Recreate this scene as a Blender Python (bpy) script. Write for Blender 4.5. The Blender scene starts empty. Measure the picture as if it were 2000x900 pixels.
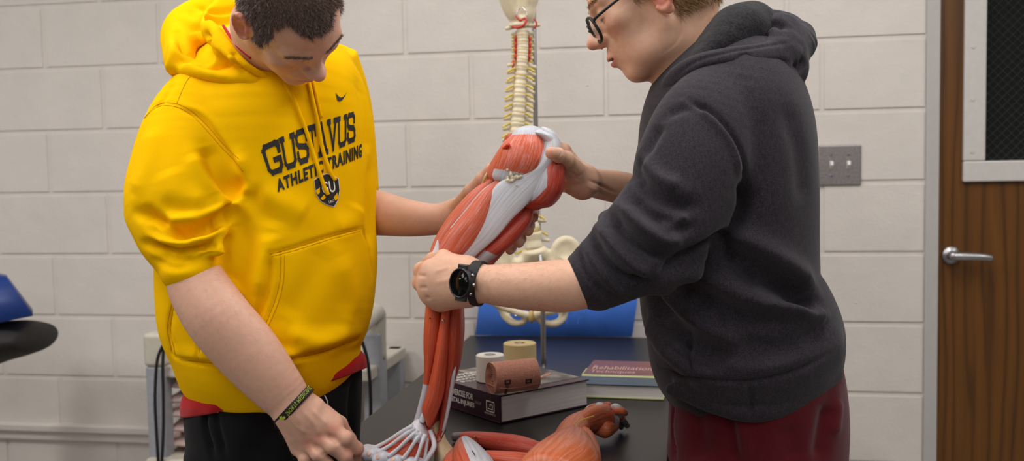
import bpy, bmesh, math, random
import numpy as np
from mathutils import Vector, Matrix, noise as mnoise
from mathutils.bvhtree import BVHTree
import openvdb

sc = bpy.context.scene
COL = sc.collection
rng = np.random.default_rng(7)
random.seed(7)

# ------------------------------------------------------------------ camera
FPX = 1970.0
PITCH, ROLL, YAW = math.radians(3.78), math.radians(-1.05), math.radians(-10.07)
CAM = np.array([0.0, 0.0, 1.42])
_cy, _sy = math.cos(YAW), math.sin(YAW)
FW = np.array([_sy * math.cos(PITCH), _cy * math.cos(PITCH), -math.sin(PITCH)])
_r = np.array([_cy, -_sy, 0.0]); _u = np.cross(_r, FW)
RT = math.cos(ROLL) * _r + math.sin(ROLL) * _u
UP = -math.sin(ROLL) * _r + math.cos(ROLL) * _u
cd = bpy.data.cameras.new('camera'); cam = bpy.data.objects.new('camera', cd); COL.objects.link(cam)
M = Matrix.Identity(4)
for i in range(3):
    M[i][0], M[i][1], M[i][2], M[i][3] = RT[i], UP[i], -FW[i], CAM[i]
cam.matrix_world = M
cd.sensor_width = 36.0; cd.lens = 36.0 * FPX / 2000.0; cd.clip_start = 0.05
cd.dof.use_dof = True; cd.dof.focus_distance = 1.72; cd.dof.aperture_fstop = 4.0
sc.camera = cam

# ------------------------------------------------------------------ light
sc.view_settings.view_transform = 'Standard'; sc.view_settings.look = 'None'
sc.view_settings.exposure = 0.0; sc.view_settings.gamma = 1.0
sc.view_settings.use_curve_mapping = False
w = bpy.data.worlds.new('world'); sc.world = w; w.use_nodes = True
w.node_tree.nodes['Background'].inputs[0].default_value = (1.0, 0.98, 0.96, 1)
w.node_tree.nodes['Background'].inputs[1].default_value = 0.15
def area(name, loc, sx, sy, power, col=(1, .975, .955), rot=(0, 0, 0)):
    l = bpy.data.lights.new(name, 'AREA'); l.shape = 'RECTANGLE'; l.size = sx; l.size_y = sy
    l.energy = power; l.color = col
    o = bpy.data.objects.new(name, l); o.location = loc; o.rotation_euler = rot; COL.objects.link(o); return o
CEIL = 2.75
for (x, y, p) in ((-1.3, 1.15, 19), (0.35, 1.75, 18), (-0.75, -0.35, 14), (-0.4, -2.3, 26), (1.3, 0.3, 12), (-3.0, 1.15, 32), (-0.8, 2.2, 6), (1.9, 1.7, 13)):  # the unseen panel behind the camera is added as frontal fill
    area('ceiling_and_fill_light', (x, y, CEIL - 0.03), 0.58 if x > -2 else .3, 1.18 if x > -2 else .45, p)

# ------------------------------------------------------------------ helpers
def lin(c):
    return tuple(((v / 255) / 12.92 if v / 255 <= .04045 else ((v / 255 + .055) / 1.055) ** 2.4) for v in c)
def P(px, py, d):
    """point seen at pixel (px,py) of the 2000x900 frame, d metres along the view axis"""
    return CAM + d * (FW + (px - 1000) / FPX * RT + (450 - py) / FPX * UP)
def ray(px, py):
    r = FW + (px - 1000) / FPX * RT + (450 - py) / FPX * UP
    return r
def onz(px, py, z):
    r = ray(px, py); return CAM + r * (z - CAM[2]) / r[2]
def ony(px, py, y):
    r = ray(px, py); return CAM + r * (y - CAM[1]) / r[1]
def V3(x, y, z):  # camera-frame vector (right, up, away) -> world
    return x * RT + y * UP + z * FW
def nrm(v):
    v = np.asarray(v, float); return v / (np.linalg.norm(v) + 1e-12)

def tag(o, label=None, cat=None, group=None, kind=None):
    if label: o['label'] = label
    if cat: o['category'] = cat
    if group: o['group'] = group
    if kind: o['kind'] = kind
    return o
def empty(name, loc, label=None, cat=None, group=None):
    o = bpy.data.objects.new(name, None); o.location = tuple(loc); COL.objects.link(o)
    return tag(o, label, cat, group)
def link(name, me, mat=None, parent=None, smooth=True):
    o = bpy.data.objects.new(name, me); COL.objects.link(o)
    if mat: me.materials.append(mat)
    if smooth: me.polygons.foreach_set('use_smooth', [True] * len(me.polygons))
    if parent is not None:
        o.parent = parent
        T = Vector((0, 0, 0)); p = parent
        while p is not None:
            T += Vector(p.location); p = p.parent
        me.transform(Matrix.Translation(-T))
    me.update(); return o
def npmesh(name, V, F, mat=None, parent=None, smooth=True, uv=None, col=None):
    me = bpy.data.meshes.new(name)
    V = np.asarray(V, np.float64)
    me.from_pydata(V.tolist(), [], F.tolist() if isinstance(F, np.ndarray) else F)
    if uv is not None:
        ul = me.uv_layers.new(name='UVMap'); li = np.zeros(len(me.loops), np.int32)
        me.loops.foreach_get('vertex_index', li); ul.data.foreach_set('uv', np.asarray(uv, np.float32)[li].ravel())
    if col is not None:
        ca = me.color_attributes.new('Col', 'FLOAT_COLOR', 'POINT')
        c = np.ones((len(V), 4), np.float32); c[:, :np.asarray(col).shape[1]] = col
        ca.data.foreach_set('color', c.ravel())
    return link(name, me, mat, parent, smooth)
def bm_obj(name, bm, mat, parent=None, smooth=False, bevel=0, seg=2):
    me = bpy.data.meshes.new(name)
    if bevel:
        bmesh.ops.bevel(bm, geom=[e for e in bm.edges if len(e.link_faces) == 2 and e.calc_face_angle(0) > .5] , offset=bevel, segments=seg, profile=.5, affect='EDGES')
    bmesh.ops.recalc_face_normals(bm, faces=bm.faces)
    bm.to_mesh(me); bm.free()
    o = link(name, me, mat, parent, smooth)
    if smooth:
        for p_ in me.polygons: p_.use_smooth = True
    return o
def add_box(bm, lo, hi, Mx=None):
    r = bmesh.ops.create_cube(bm, size=1.0)
    lo = Vector(lo); hi = Vector(hi)
    for v in r['verts']:
        v.co = Vector([lo[i] + (v.co[i] + .5) * (hi[i] - lo[i]) for i in range(3)])
        if Mx is not None: v.co = Mx @ v.co
    return r['verts']
def add_hex(bm, pts):
    """box from 8 points: bottom 4 (ccw), top 4"""
    vs = [bm.verts.new(tuple(p)) for p in pts]
    for f in ((3, 2, 1, 0), (4, 5, 6, 7), (0, 1, 5, 4), (1, 2, 6, 5), (2, 3, 7, 6), (3, 0, 4, 7)):
        bm.faces.new([vs[i] for i in f])
    return vs
def frame_for(a):
    a = nrm(a); r = np.array([0, 0, 1.]) if abs(a[2]) < .9 else np.array([1., 0, 0])
    x = nrm(np.cross(r, a)); return x, np.cross(a, x)
def add_cyl(bm, a, b, ra, rb=None, n=24, cap=True):
    rb = ra if rb is None else rb
    a = np.asarray(a, float); b = np.asarray(b, float); x, y = frame_for(b - a)
    A = [bm.verts.new(tuple(a + ra * (math.cos(t) * x + math.sin(t) * y))) for t in np.linspace(0, 2 * math.pi, n, endpoint=False)]
    B = [bm.verts.new(tuple(b + rb * (math.cos(t) * x + math.sin(t) * y))) for t in np.linspace(0, 2 * math.pi, n, endpoint=False)]
    for i in range(n): bm.faces.new([A[i], A[(i + 1) % n], B[(i + 1) % n], B[i]])
    if cap: bm.faces.new(A[::-1]); bm.faces.new(B)
def catmull(pts, n):
    pts = np.asarray(pts, float)
    if len(pts) < 3:
        t = np.linspace(0, 1, n * (len(pts) - 1) + 1)[:, None]; return pts[0] * (1 - t) + pts[-1] * t
    Q = np.vstack([2 * pts[0] - pts[1], pts, 2 * pts[-1] - pts[-2]]); out = []
    for i in range(1, len(Q) - 2):
        for t in np.linspace(0, 1, n, endpoint=False):
            a, b, c, d = Q[i - 1], Q[i], Q[i + 1], Q[i + 2]
            out.append(.5 * ((2 * b) + (c - a) * t + (2 * a - 5 * b + 4 * c - d) * t * t + (3 * b - a - 3 * c + d) * t ** 3))
    out.append(pts[-1]); return np.array(out)
def tube_arr(pts, r, n=8, sub=6, closed=False):
    """round tube through points: V,F,uv"""
    pts = np.asarray(pts, float)
    rr = np.full(len(pts), r, float) if np.isscalar(r) else np.asarray(r, float)
    C = catmull(np.c_[pts, rr], sub) if sub > 1 else np.c_[pts, rr]
    c, R = C[:, :3], np.maximum(C[:, 3], 1e-5)
    T = np.gradient(c, axis=0); T /= np.linalg.norm(T, axis=1)[:, None] + 1e-12
    x, _ = frame_for(T[0]); V = []; m = len(c)
    for i in range(m):
        x = nrm(x - T[i] * (x @ T[i])); y = np.cross(T[i], x)
        a = np.linspace(0, 2 * math.pi, n, endpoint=False)
        V.append(c[i] + R[i] * (np.cos(a)[:, None] * x + np.sin(a)[:, None] * y))
    V = np.vstack(V); F = []
    for i in range(m - 1):
        for j in range(n): F.append([i * n + j, i * n + (j + 1) % n, (i + 1) * n + (j + 1) % n, (i + 1) * n + j])
    F.append(list(range(n))[::-1]); F.append([(m - 1) * n + j for j in range(n)])
    uv = np.array([[j / n, i / (m - 1)] for i in range(m) for j in range(n)])
    return V, F, uv
def tube(name, pts, r, mat, parent=None, n=8, sub=6):
    V, F, uv = tube_arr(pts, r, n, sub); return npmesh(name, V, F, mat, parent, True, uv)
def merge(parts):
    Vs, Fs, o = [], [], 0
    for V, F in parts:
        Vs.append(np.asarray(V)); Fs += [[i + o for i in f] for f in (F.tolist() if isinstance(F, np.ndarray) else F)]; o += len(V)
    return np.vstack(Vs), Fs

# ---- implicit surfaces: smooth unions sampled on a grid and meshed
class Vol:
    def __init__(s, lo, hi, h):
        s.h = h; s.lo = np.asarray(lo, np.float32)
        s.n = np.ceil((np.asarray(hi) - s.lo) / h).astype(int) + 1
        s.d = np.full(s.n, .05, np.float32)
        s.ax = [s.lo[i] + h * np.arange(s.n[i], dtype=np.float32) for i in range(3)]
    def sub(s, lo, hi, pad):
        sl = []
        for i in range(3):
            a = int(max(0, math.floor((lo[i] - pad - s.lo[i]) / s.h))); b = int(min(s.n[i], math.ceil((hi[i] + pad - s.lo[i]) / s.h) + 1))
            if b <= a: return None
            sl.append(slice(a, b))
        X = s.ax[0][sl[0]][:, None, None]; Y = s.ax[1][sl[1]][None, :, None]; Z = s.ax[2][sl[2]][None, None, :]
        return tuple(sl), X, Y, Z
    def put(s, sl, e, k, op='u'):
        a = s.d[sl]
        if op == 'd': a, e = -a, e
        hh = np.maximum(k - np.abs(a - e), 0) / max(k, 1e-6)
        m = np.minimum(a, e) - hh * hh * k * .25
        s.d[sl] = -m if op == 'd' else m
    def ell(s, c, r, R=None, k=.01, op='u'):
        c = np.asarray(c, float); r = np.asarray(r, float) * np.ones(3)
        m = r.max(); q = s.sub(c - m, c + m, k + .01)
        if q is None: return
        sl, X, Y, Z = q; X = X - c[0]; Y = Y - c[1]; Z = Z - c[2]
        R = np.eye(3) if R is None else np.asarray(R)   # columns: local axes in world
        k0 = 0; k1 = 0
        for i in range(3):
            u = X * R[0, i] + Y * R[1, i] + Z * R[2, i]
            k0 = k0 + (u / r[i]) ** 2; k1 = k1 + (u / r[i] ** 2) ** 2
        k0 = np.sqrt(k0); k1 = np.sqrt(k1) + 1e-9
        s.put(sl, np.where(k0 < .3, -m * .5, k0 * (k0 - 1) / k1).astype(np.float32), k, op)
    def cap(s, a, b, ra, rb=None, k=.006, op='u'):
        rb = ra if rb is None else rb
        a = np.asarray(a, float); b = np.asarray(b, float); m = max(ra, rb)
        q = s.sub(np.minimum(a, b) - m, np.maximum(a, b) + m, k + .008)
        if q is None: return
        sl, X, Y, Z = q; v = b - a; L = v @ v + 1e-12
        X = X - a[0]; Y = Y - a[1]; Z = Z - a[2]
        t = np.clip((X * v[0] + Y * v[1] + Z * v[2]) / L, 0, 1)
        d = np.sqrt((X - t * v[0]) ** 2 + (Y - t * v[1]) ** 2 + (Z - t * v[2]) ** 2) - (ra + (rb - ra) * t)
        s.put(sl, d.astype(np.float32), k, op)
    def chain(s, pts, rs, k=.006, op='u', sub=1):
        pts = np.asarray(pts, float); rs = np.ones(len(pts)) * rs
        if sub > 1:
            C = catmull(np.c_[pts, rs], sub); pts, rs = C[:, :3], C[:, 3]
        m = rs.max(); q = s.sub(pts.min(0) - m, pts.max(0) + m, k + .008)
        if q is None: return
        sl, X, Y, Z = q; T = Vol.__new__(Vol); T.h = s.h; T.lo = np.array([X[0, 0, 0], Y[0, 0, 0], Z[0, 0, 0]]); T.n = np.array([X.shape[0], Y.shape[1], Z.shape[2]])
        T.ax = [X[:, 0, 0], Y[0, :, 0], Z[0, 0, :]]; T.d = np.full(T.n, .05, np.float32)
        for i in range(len(pts) - 1): T.cap(pts[i], pts[i + 1], rs[i], rs[i + 1], 1e-5 if sub > 1 else .0015)
        s.put(sl, T.d, k, op)
    def loft(s, secs, k=.01, sub=5, cap=.5, op='u'):
        """secs rows: centre(3), width axis(3), depth axis(3), rw, rn"""
        C = catmull(np.asarray(secs, float), max(sub, 5)); m = max(C[:, 9].max(), C[:, 10].max())
        q = s.sub(C[:, :3].min(0) - m, C[:, :3].max(0) + m, k + .008)
        if q is None: return
        sl0, X0, Y0, Z0 = q; T = np.full((X0.shape[0], Y0.shape[1], Z0.shape[2]), .05, np.float32)
        o = [q_.start for q_ in sl0]
        for i in range(len(C) - 1):
            A, B = C[i], C[i + 1]; a, b = A[:3], B[:3]; v = b - a; L = v @ v + 1e-12; ah = v / math.sqrt(L)
            wv = A[3:6] + B[3:6]; wv = nrm(wv - ah * (wv @ ah)); nv = np.cross(ah, wv)
            m = max(A[9], A[10], B[9], B[10]); q = s.sub(np.minimum(a, b) - m, np.maximum(a, b) + m, .012)
            if q is None: continue
            sl, X, Y, Z = q
            sl = tuple(slice(max(sl[j].start, sl0[j].start), min(sl[j].stop, sl0[j].stop)) for j in range(3))
            if any(z_.stop <= z_.start for z_ in sl): continue
            lsl = tuple(slice(sl[j].start - o[j], sl[j].stop - o[j]) for j in range(3))
            X = X0[lsl[0]] - a[0]; Y = Y0[:, lsl[1]] - a[1]; Z = Z0[:, :, lsl[2]] - a[2]
            t = np.clip((X * v[0] + Y * v[1] + Z * v[2]) / L, 0, 1)
            X = X - t * v[0]; Y = Y - t * v[1]; Z = Z - t * v[2]
            rw = A[9] + (B[9] - A[9]) * t; rn = A[10] + (B[10] - A[10]) * t; end = i == 0 or i == len(C) - 2
            rz = np.minimum(rw, rn) * (cap if end else 1.)
            x = X * wv[0] + Y * wv[1] + Z * wv[2]; y = X * nv[0] + Y * nv[1] + Z * nv[2]; z = X * ah[0] + Y * ah[1] + Z * ah[2]
            if not end: rz = rz * .8
            k0 = np.sqrt((x / rw) ** 2 + (y / rn) ** 2 + (z / rz) ** 2); k1 = np.sqrt((x / rw ** 2) ** 2 + (y / rn ** 2) ** 2 + (z / rz ** 2) ** 2) + 1e-9
            T[lsl] = np.minimum(T[lsl], np.where(k0 < .3, -rw * .5, k0 * (k0 - 1) / k1))
        s.put(sl0, T, k, op)
    def cut(s, p, n, k=.002):
        n = nrm(n); X, Y, Z = s.ax[0][:, None, None], s.ax[1][None, :, None], s.ax[2][None, None, :]
        e = (X - p[0]) * n[0] + (Y - p[1]) * n[1] + (Z - p[2]) * n[2]
        s.put((slice(None),) * 3, (-e).astype(np.float32), k, 'd')
    def mesh(s):
        a = np.clip(s.d, -3 * s.h, 3 * s.h).astype(np.float32)
        # close the border
        for i in range(3):
            for j in (0, -1):
                ix = [slice(None)] * 3; ix[i] = j; a[tuple(ix)] = 3 * s.h
        g = openvdb.FloatGrid(3 * s.h); g.copyFromArray(a)
        pts, quads = g.convertToQuads(0.0)
        V = s.lo + pts * s.h; F = quads.astype(np.int64)
        N = vnormals(V, F)
        # outward check
        c = V[F].mean(axis=1); vol = np.einsum('ij,ij->i', c - V.mean(0), fnormals(V, F)).sum()
        if vol < 0: F = F[:, ::-1].copy(); N = -N
        return V.astype(np.float64), F, N
def fnormals(V, F):
    return np.cross(V[F[:, 2]] - V[F[:, 0]], V[F[:, 3]] - V[F[:, 1]])
def vnormals(V, F):
    n = fnormals(V, F); N = np.zeros_like(V, dtype=np.float64)
    for j in range(4): 
        for c in range(3): N[:, c] += np.bincount(F[:, j], n[:, c], len(V))
    return N / (np.linalg.norm(N, axis=1)[:, None] + 1e-12)
def smooth(V, F, it=2, lam=.5):
    E = np.vstack([F[:, [0, 1]], F[:, [1, 2]], F[:, [2, 3]], F[:, [3, 0]]]); n = len(V)
    cnt = np.bincount(E[:, 0], minlength=n) + np.bincount(E[:, 1], minlength=n)
    for _ in range(it):
        S = np.zeros_like(V)
        for c in range(3): S[:, c] = np.bincount(E[:, 0], V[E[:, 1], c], n) + np.bincount(E[:, 1], V[E[:, 0], c], n)
        V = V + lam * (S / cnt[:, None] - V)
    return V
def bvh(V, F): return BVHTree.FromPolygons([tuple(v) for v in V], [tuple(f) for f in (F.tolist() if isinstance(F, np.ndarray) else F)])
def hit(tree, px, py, default=None):
    r = Vector(ray(px, py)).normalized(); loc, n, i, d = tree.ray_cast(Vector(CAM), r)
    if loc is None: return default
    if n.dot(r) > 0: n = -n
    return np.array(loc), np.array(n)
def folds(V, F, N, strokes, tree=None, soft=True):
    """press ridges (+) and creases (-) into cloth along lines that lie on its surface"""
    tree = tree or bvh(V, F); D = np.zeros(len(V))
    for st in strokes:
        pts, wd, amp = st[0], st[1], st[2]
        if soft: wd, amp = wd * 1.1, amp * 1.6
        pp = [h[0] for h in (hit(tree, *p) for p in catmull(np.array(pts, float), 4)) if h is not None]
        if len(pp) < 2: continue
        pp = np.array(pp)
        jump = np.linalg.norm(np.diff(pp, axis=0), axis=1) > .06
        lo, hi = pp.min(0) - 3 * wd, pp.max(0) + 3 * wd
        ix = np.nonzero(np.all((V > lo) & (V < hi), axis=1))[0]
        if not len(ix): continue
        Q = V[ix]; best = np.full(len(ix), 1e9); bt = np.zeros(len(ix))
        for i in range(len(pp) - 1):
            if jump[i]: continue
            a, v = pp[i], pp[i + 1] - pp[i]; t = np.clip(((Q - a) @ v) / (v @ v + 1e-12), 0, 1)
            d = np.linalg.norm(Q - a - t[:, None] * v, axis=1); m = d < best; best[m] = d[m]; bt[m] = (i + t[m]) / (len(pp) - 1)
        taper = np.clip(np.minimum(bt, 1 - bt) * 5 + .25, 0, 1)
        D[ix] += amp * np.exp(-(best / wd) ** 2) * taper
    return V + N * D[:, None], D
def fbm(V, scale, octv=3, seed=0.):
    """cheap smooth pseudo-noise from summed sines (vectorised)"""
    r = np.random.default_rng(int(seed) + 11); out = np.zeros(len(V)); amp = 1.; s = scale
    for o in range(octv):
        for k in range(5):
            d = nrm(r.normal(size=3)); out += amp / 5 * np.sin(V @ d * s * r.uniform(.7, 1.3) + r.uniform(0, 6.28))
        s *= 2.1; amp *= .55
    return out
def sec(xl, yl, xr, yr, d, ratio=None, thick=None, dl=0., dr=0.):
    a, b = P(xl, yl, d + dl), P(xr, yr, d + dr); c = (a + b) / 2; w_ = b - a; rw = np.linalg.norm(w_) / 2; w_ = nrm(w_)
    n_ = nrm(FW - w_ * (FW @ w_)); rn = thick if thick is not None else rw * (ratio or 1.)
    return np.r_[c, w_, n_, rw, rn]

# ------------------------------------------------------------------ materials
def newmat(name):
    m = bpy.data.materials.new(name); m.use_nodes = True; nt = m.node_tree
    return m, nt, nt.nodes['Principled BSDF']
def setp(b, **k):
    for n, v in k.items():
        b.inputs[n.replace('_', ' ')].default_value = v
def noise_node(nt, scale, detail=3, coord='Object', stretch=None, rough=.5):
    tc = nt.nodes.new('ShaderNodeTexCoord'); n = nt.nodes.new('ShaderNodeTexNoise')
    n.inputs['Scale'].default_value = scale; n.inputs['Detail'].default_value = detail; n.inputs['Roughness'].default_value = rough
    if stretch:
        mp = nt.nodes.new('ShaderNodeMapping'); mp.inputs['Scale'].default_value = stretch
        nt.links.new(tc.outputs[coord], mp.inputs[0]); nt.links.new(mp.outputs[0], n.inputs['Vector'])
    else: nt.links.new(tc.outputs[coord], n.inputs['Vector'])
    return n
def ramp(nt, src, stops):
    r = nt.nodes.new('ShaderNodeValToRGB'); nt.links.new(src, r.inputs[0])
    e = r.color_ramp.elements
    e[0].position, e[0].color = stops[0][0], (*stops[0][1], 1); e[1].position, e[1].color = stops[1][0], (*stops[1][1], 1)
    for p_, c in stops[2:]:
        x = e.new(p_); x.color = (*c, 1)
    return r
def mul(nt, a, b):
    m = nt.nodes.new('ShaderNodeMix'); m.data_type = 'RGBA'; m.blend_type = 'MULTIPLY'; m.inputs[0].default_value = 1
    nt.links.new(a, m.inputs[6]); nt.links.new(b, m.inputs[7]); return m.outputs[2]
def bump(nt, b, src, strength=.3, dist=.001, prev=None):
    n = nt.nodes.new('ShaderNodeBump'); n.inputs['Strength'].default_value = strength; n.inputs['Distance'].default_value = dist
    nt.links.new(src, n.inputs['Height'])
    if prev is not None: nt.links.new(prev, n.inputs['Normal'])
    nt.links.new(n.outputs[0], b.inputs['Normal']); return n.outputs[0]
def mat_plain(name, rgb, rough=.5, metal=0., nscale=60, namp=.06, bmp=.0, spec=.5, coat=0.):
    m, nt, b = newmat(name); c = np.array(lin(rgb))
    n = noise_node(nt, nscale); r = ramp(nt, n.outputs[0], [(.3, tuple(c * (1 - namp))), (.7, tuple(np.minimum(c * (1 + namp), 1)))])
    nt.links.new(r.outputs[0], b.inputs['Base Color']); setp(b, Roughness=rough, Metallic=metal, Specular_IOR_Level=spec, Coat_Weight=coat)
    if bmp: bump(nt, b, n.outputs[0], bmp, .001)
    return m
def mat_cloth(name, rgb, rgb2=None, fine=900, rough=.9, sheen=.15, bstr=.25, heather=.0, spec=.15):
    m, nt, b = newmat(name); c = np.array(lin(rgb)); c2 = np.array(lin(rgb2)) if rgb2 else c * .9
    n = noise_node(nt, fine, 2); n2 = noise_node(nt, 14, 3)
    r = ramp(nt, n.outputs[0], [(.5 - .2, tuple(c2)), (.5 + .2, tuple(c))])
    r2 = ramp(nt, n2.outputs[0], [(.3, (.93,) * 3), (.7, (1.,) * 3)])
    out = mul(nt, r.outputs[0], r2.outputs[0])
    if heather:
        n3 = noise_node(nt, 260, 4, stretch=(1, 1, .35), rough=.8); r3 = ramp(nt, n3.outputs[0], [(.38, (1 - heather,) * 3), (.62, (1 + heather,) * 3)])
        out = mul(nt, out, r3.outputs[0])
    nt.links.new(out, b.inputs['Base Color']); setp(b, Roughness=rough, Sheen_Weight=sheen, Sheen_Roughness=.5, Specular_IOR_Level=spec)
    bump(nt, b, n.outputs[0], bstr, .0006)
    return m
def mat_col(name, rough=.5, sss=0., spec=.4, nscale=120, bstr=.15, sheen=0.):
    m, nt, b = newmat(name); a = nt.nodes.new('ShaderNodeVertexColor'); a.layer_name = 'Col'
    n = noise_node(nt, nscale, 4); r = ramp(nt, n.outputs[0], [(.3, (.93, .90, .90)), (.7, (1, 1, 1))])
    out = mul(nt, a.outputs[0], r.outputs[0]); nt.links.new(out, b.inputs['Base Color'])
    setp(b, Roughness=rough, Specular_IOR_Level=spec, Sheen_Weight=sheen)
    if sss:
        setp(b, Subsurface_Weight=sss, Subsurface_Scale=.006); b.inputs['Subsurface Radius'].default_value = (1, .35, .2)
    n2 = noise_node(nt, 700, 3); bump(nt, b, n2.outputs[0], bstr, .0004)
    return m
def mat_fibre(name, red, white, nfib=90, rough=.38, amp=.35, wl=.5):
    """painted muscle: fibre lines run along v, white tendon where Col.r rises"""
    m, nt, b = newmat(name); a = nt.nodes.new('ShaderNodeVertexColor'); a.layer_name = 'Col'
    uvn = nt.nodes.new('ShaderNodeUVMap'); mp = nt.nodes.new('ShaderNodeMapping'); mp.inputs['Scale'].default_value = (nfib, 2.2, 1)
    nt.links.new(uvn.outputs[0], mp.inputs[0]); n = nt.nodes.new('ShaderNodeTexNoise'); n.noise_dimensions = '2D'
    n.inputs['Scale'].default_value = 1; n.inputs['Detail'].default_value = 3; n.inputs['Roughness'].default_value = .6
    nt.links.new(mp.outputs[0], n.inputs['Vector'])
    r_, w_ = np.array(lin(red)), np.array(lin(white))
    rr = ramp(nt, n.outputs[0], [(.30, tuple(r_ * .78)), (.54, tuple(r_)), (.60, tuple(r_ * (1 - wl * .75) + w_ * wl * .75)), (.68, tuple(r_))])
    ww = ramp(nt, n.outputs[0], [(.35, tuple(w_ * .78)), (.6, tuple(w_))])
    sep = nt.nodes.new('ShaderNodeSeparateColor'); nt.links.new(a.outputs[0], sep.inputs[0])
    n2 = nt.nodes.new('ShaderNodeTexNoise'); n2.noise_dimensions = '2D'; n2.inputs['Scale'].default_value = 1; mp2 = nt.nodes.new('ShaderNodeMapping'); mp2.inputs['Scale'].default_value = (nfib * .8, .5, 1)
    nt.links.new(uvn.outputs[0], mp2.inputs[0]); nt.links.new(mp2.outputs[0], n2.inputs['Vector'])
    ad = nt.nodes.new('ShaderNodeMath'); ad.operation = 'MULTIPLY_ADD'; ad.inputs[1].default_value = .55; nt.links.new(n2.outputs[0], ad.inputs[0]); nt.links.new(sep.outputs[0], ad.inputs[2])
    mr = nt.nodes.new('ShaderNodeMapRange'); mr.inputs[1].default_value = .68; mr.inputs[2].default_value = .86; nt.links.new(ad.outputs[0], mr.inputs[0])
    mx = nt.nodes.new('ShaderNodeMix'); mx.data_type = 'RGBA'; nt.links.new(mr.outputs[0], mx.inputs[0]); nt.links.new(rr.outputs[0], mx.inputs[6]); nt.links.new(ww.outputs[0], mx.inputs[7])
    nt.links.new(mx.outputs[2], b.inputs['Base Color']); setp(b, Roughness=rough, Specular_IOR_Level=.45)
    bump(nt, b, n.outputs[0], amp, .0012)
    return m
MT = {}
MT['wall'] = mat_plain('painted_block', (218, 211, 204), .55, nscale=9, namp=.03)
def _wall():
    m = MT['wall']; nt = m.node_tree; b = nt.nodes['Principled BSDF']
    n = noise_node(nt, 120, 5); n2 = noise_node(nt, 22, 3)
    p = bump(nt, b, n.outputs[0], .35, .002); bump(nt, b, n2.outputs[0], .35, .004, p)
_wall()
MT['floor'] = mat_plain('vinyl_tile', (150, 145, 138), .4, nscale=40, namp=.1)
MT['ceiling'] = mat_plain('ceiling_tile', (225, 222, 215), .9, nscale=80, namp=.05)
MT['trim'] = mat_plain('door_frame_paint', (186, 182, 180), .45, namp=.02)
MT['table'] = mat_plain('black_laminate', (21, 19, 19), .38, nscale=500, namp=.25, spec=.5)
MT['blue'] = mat_plain('blue_vinyl', (74, 126, 226), .36, nscale=30, namp=.08, bmp=.1)
MT['navy'] = mat_plain('navy_vinyl', (34, 62, 132), .4, nscale=30, namp=.08)
MT['blackvinyl'] = mat_plain('black_vinyl', (30, 27, 28), .75, nscale=40, namp=.1)
MT['steel'] = mat_plain('brushed_steel', (176, 174, 176), .38, 1., nscale=200, namp=.08)
MT['dsteel'] = mat_plain('dark_steel', (168, 160, 160), .42, .85, nscale=160, namp=.15)
MT['chrome'] = mat_plain('chrome', (200, 200, 205), .18, 1.)
MT['cart'] = mat_plain('cart_plastic', (196, 190, 176), .5)
MT['cartgrey'] = mat_plain('cart_grey', (158, 160, 168), .45)
MT['rubber'] = mat_plain('black_rubber', (18, 18, 19), .55)
MT['towel'] = mat_cloth('towel_cloth', (222, 200, 194), (190, 160, 155), 300, bstr=.8)
MT['bone'] = mat_plain('bone_plastic', (228, 216, 186), .42, nscale=35, namp=.12, bmp=.25)
MT['disc'] = mat_plain('disc_plastic', (206, 176, 110), .45, namp=.1)
MT['nerve'] = mat_plain('nerve_yellow', (222, 196, 60), .4)
MT['artery'] = mat_plain('artery_red', (196, 42, 34), .35)
MT['skin'] = mat_col('skin', .48, .22, .35)
MT['yellow'] = mat_cloth('yellow_fleece', (254, 200, 0), (250, 188, 0), 1000, sheen=.0, bstr=.18, spec=.05)
MT['yseam'] = mat_cloth('yellow_seam', (214, 156, 2), (200, 140, 0), 800, sheen=.05)
MT['grey'] = mat_cloth('charcoal_fleece', (61, 56, 64), (34, 31, 36), 700, sheen=.12, bstr=.3, heather=.22)
MT['greyin'] = mat_cloth('charcoal_fleece_lining', (50, 48, 52), (24, 23, 26), 260, sheen=.12, bstr=.9)
MT['maroon'] = mat_cloth('maroon_sweatpants_cloth', (92, 18, 28), (78, 13, 22), 900, bstr=.15)
MT['black'] = mat_cloth('black_trouser_cloth', (20, 20, 22), (13, 13, 15), 900, sheen=.05, bstr=.15)
MT['redshirt'] = mat_cloth('red_cotton', (190, 18, 24), (170, 12, 20), 900)
MT['ink'] = mat_plain('black_print', (30, 28, 26), .7, namp=.15)
MT['hairdark'] = mat_plain('dark_brown_hair', (118, 99, 90), .36, nscale=300, namp=.35)
MT['armhair'] = mat_plain('fine_arm_hair', (150, 108, 76), .6)
MT['hairblond'] = mat_plain('dark_blond_hair', (150, 116, 72), .45, nscale=260, namp=.4)
MT['cream'] = mat_plain('cream_print', (236, 232, 226), .7)

# ------------------------------------------------------------------ the room
WY = 3.01
bm = bmesh.new(); add_box(bm, (-5, -3.5, -.1), (4, WY + .2, 0)); o = bm_obj('floor', bm, MT['floor']); tag(o, kind='structure')
bm = bmesh.new(); add_box(bm, (-5, -3.5, CEIL), (4, WY + .2, CEIL + .1)); o = bm_obj('ceiling', bm, MT['ceiling']); tag(o, kind='structure')
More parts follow.
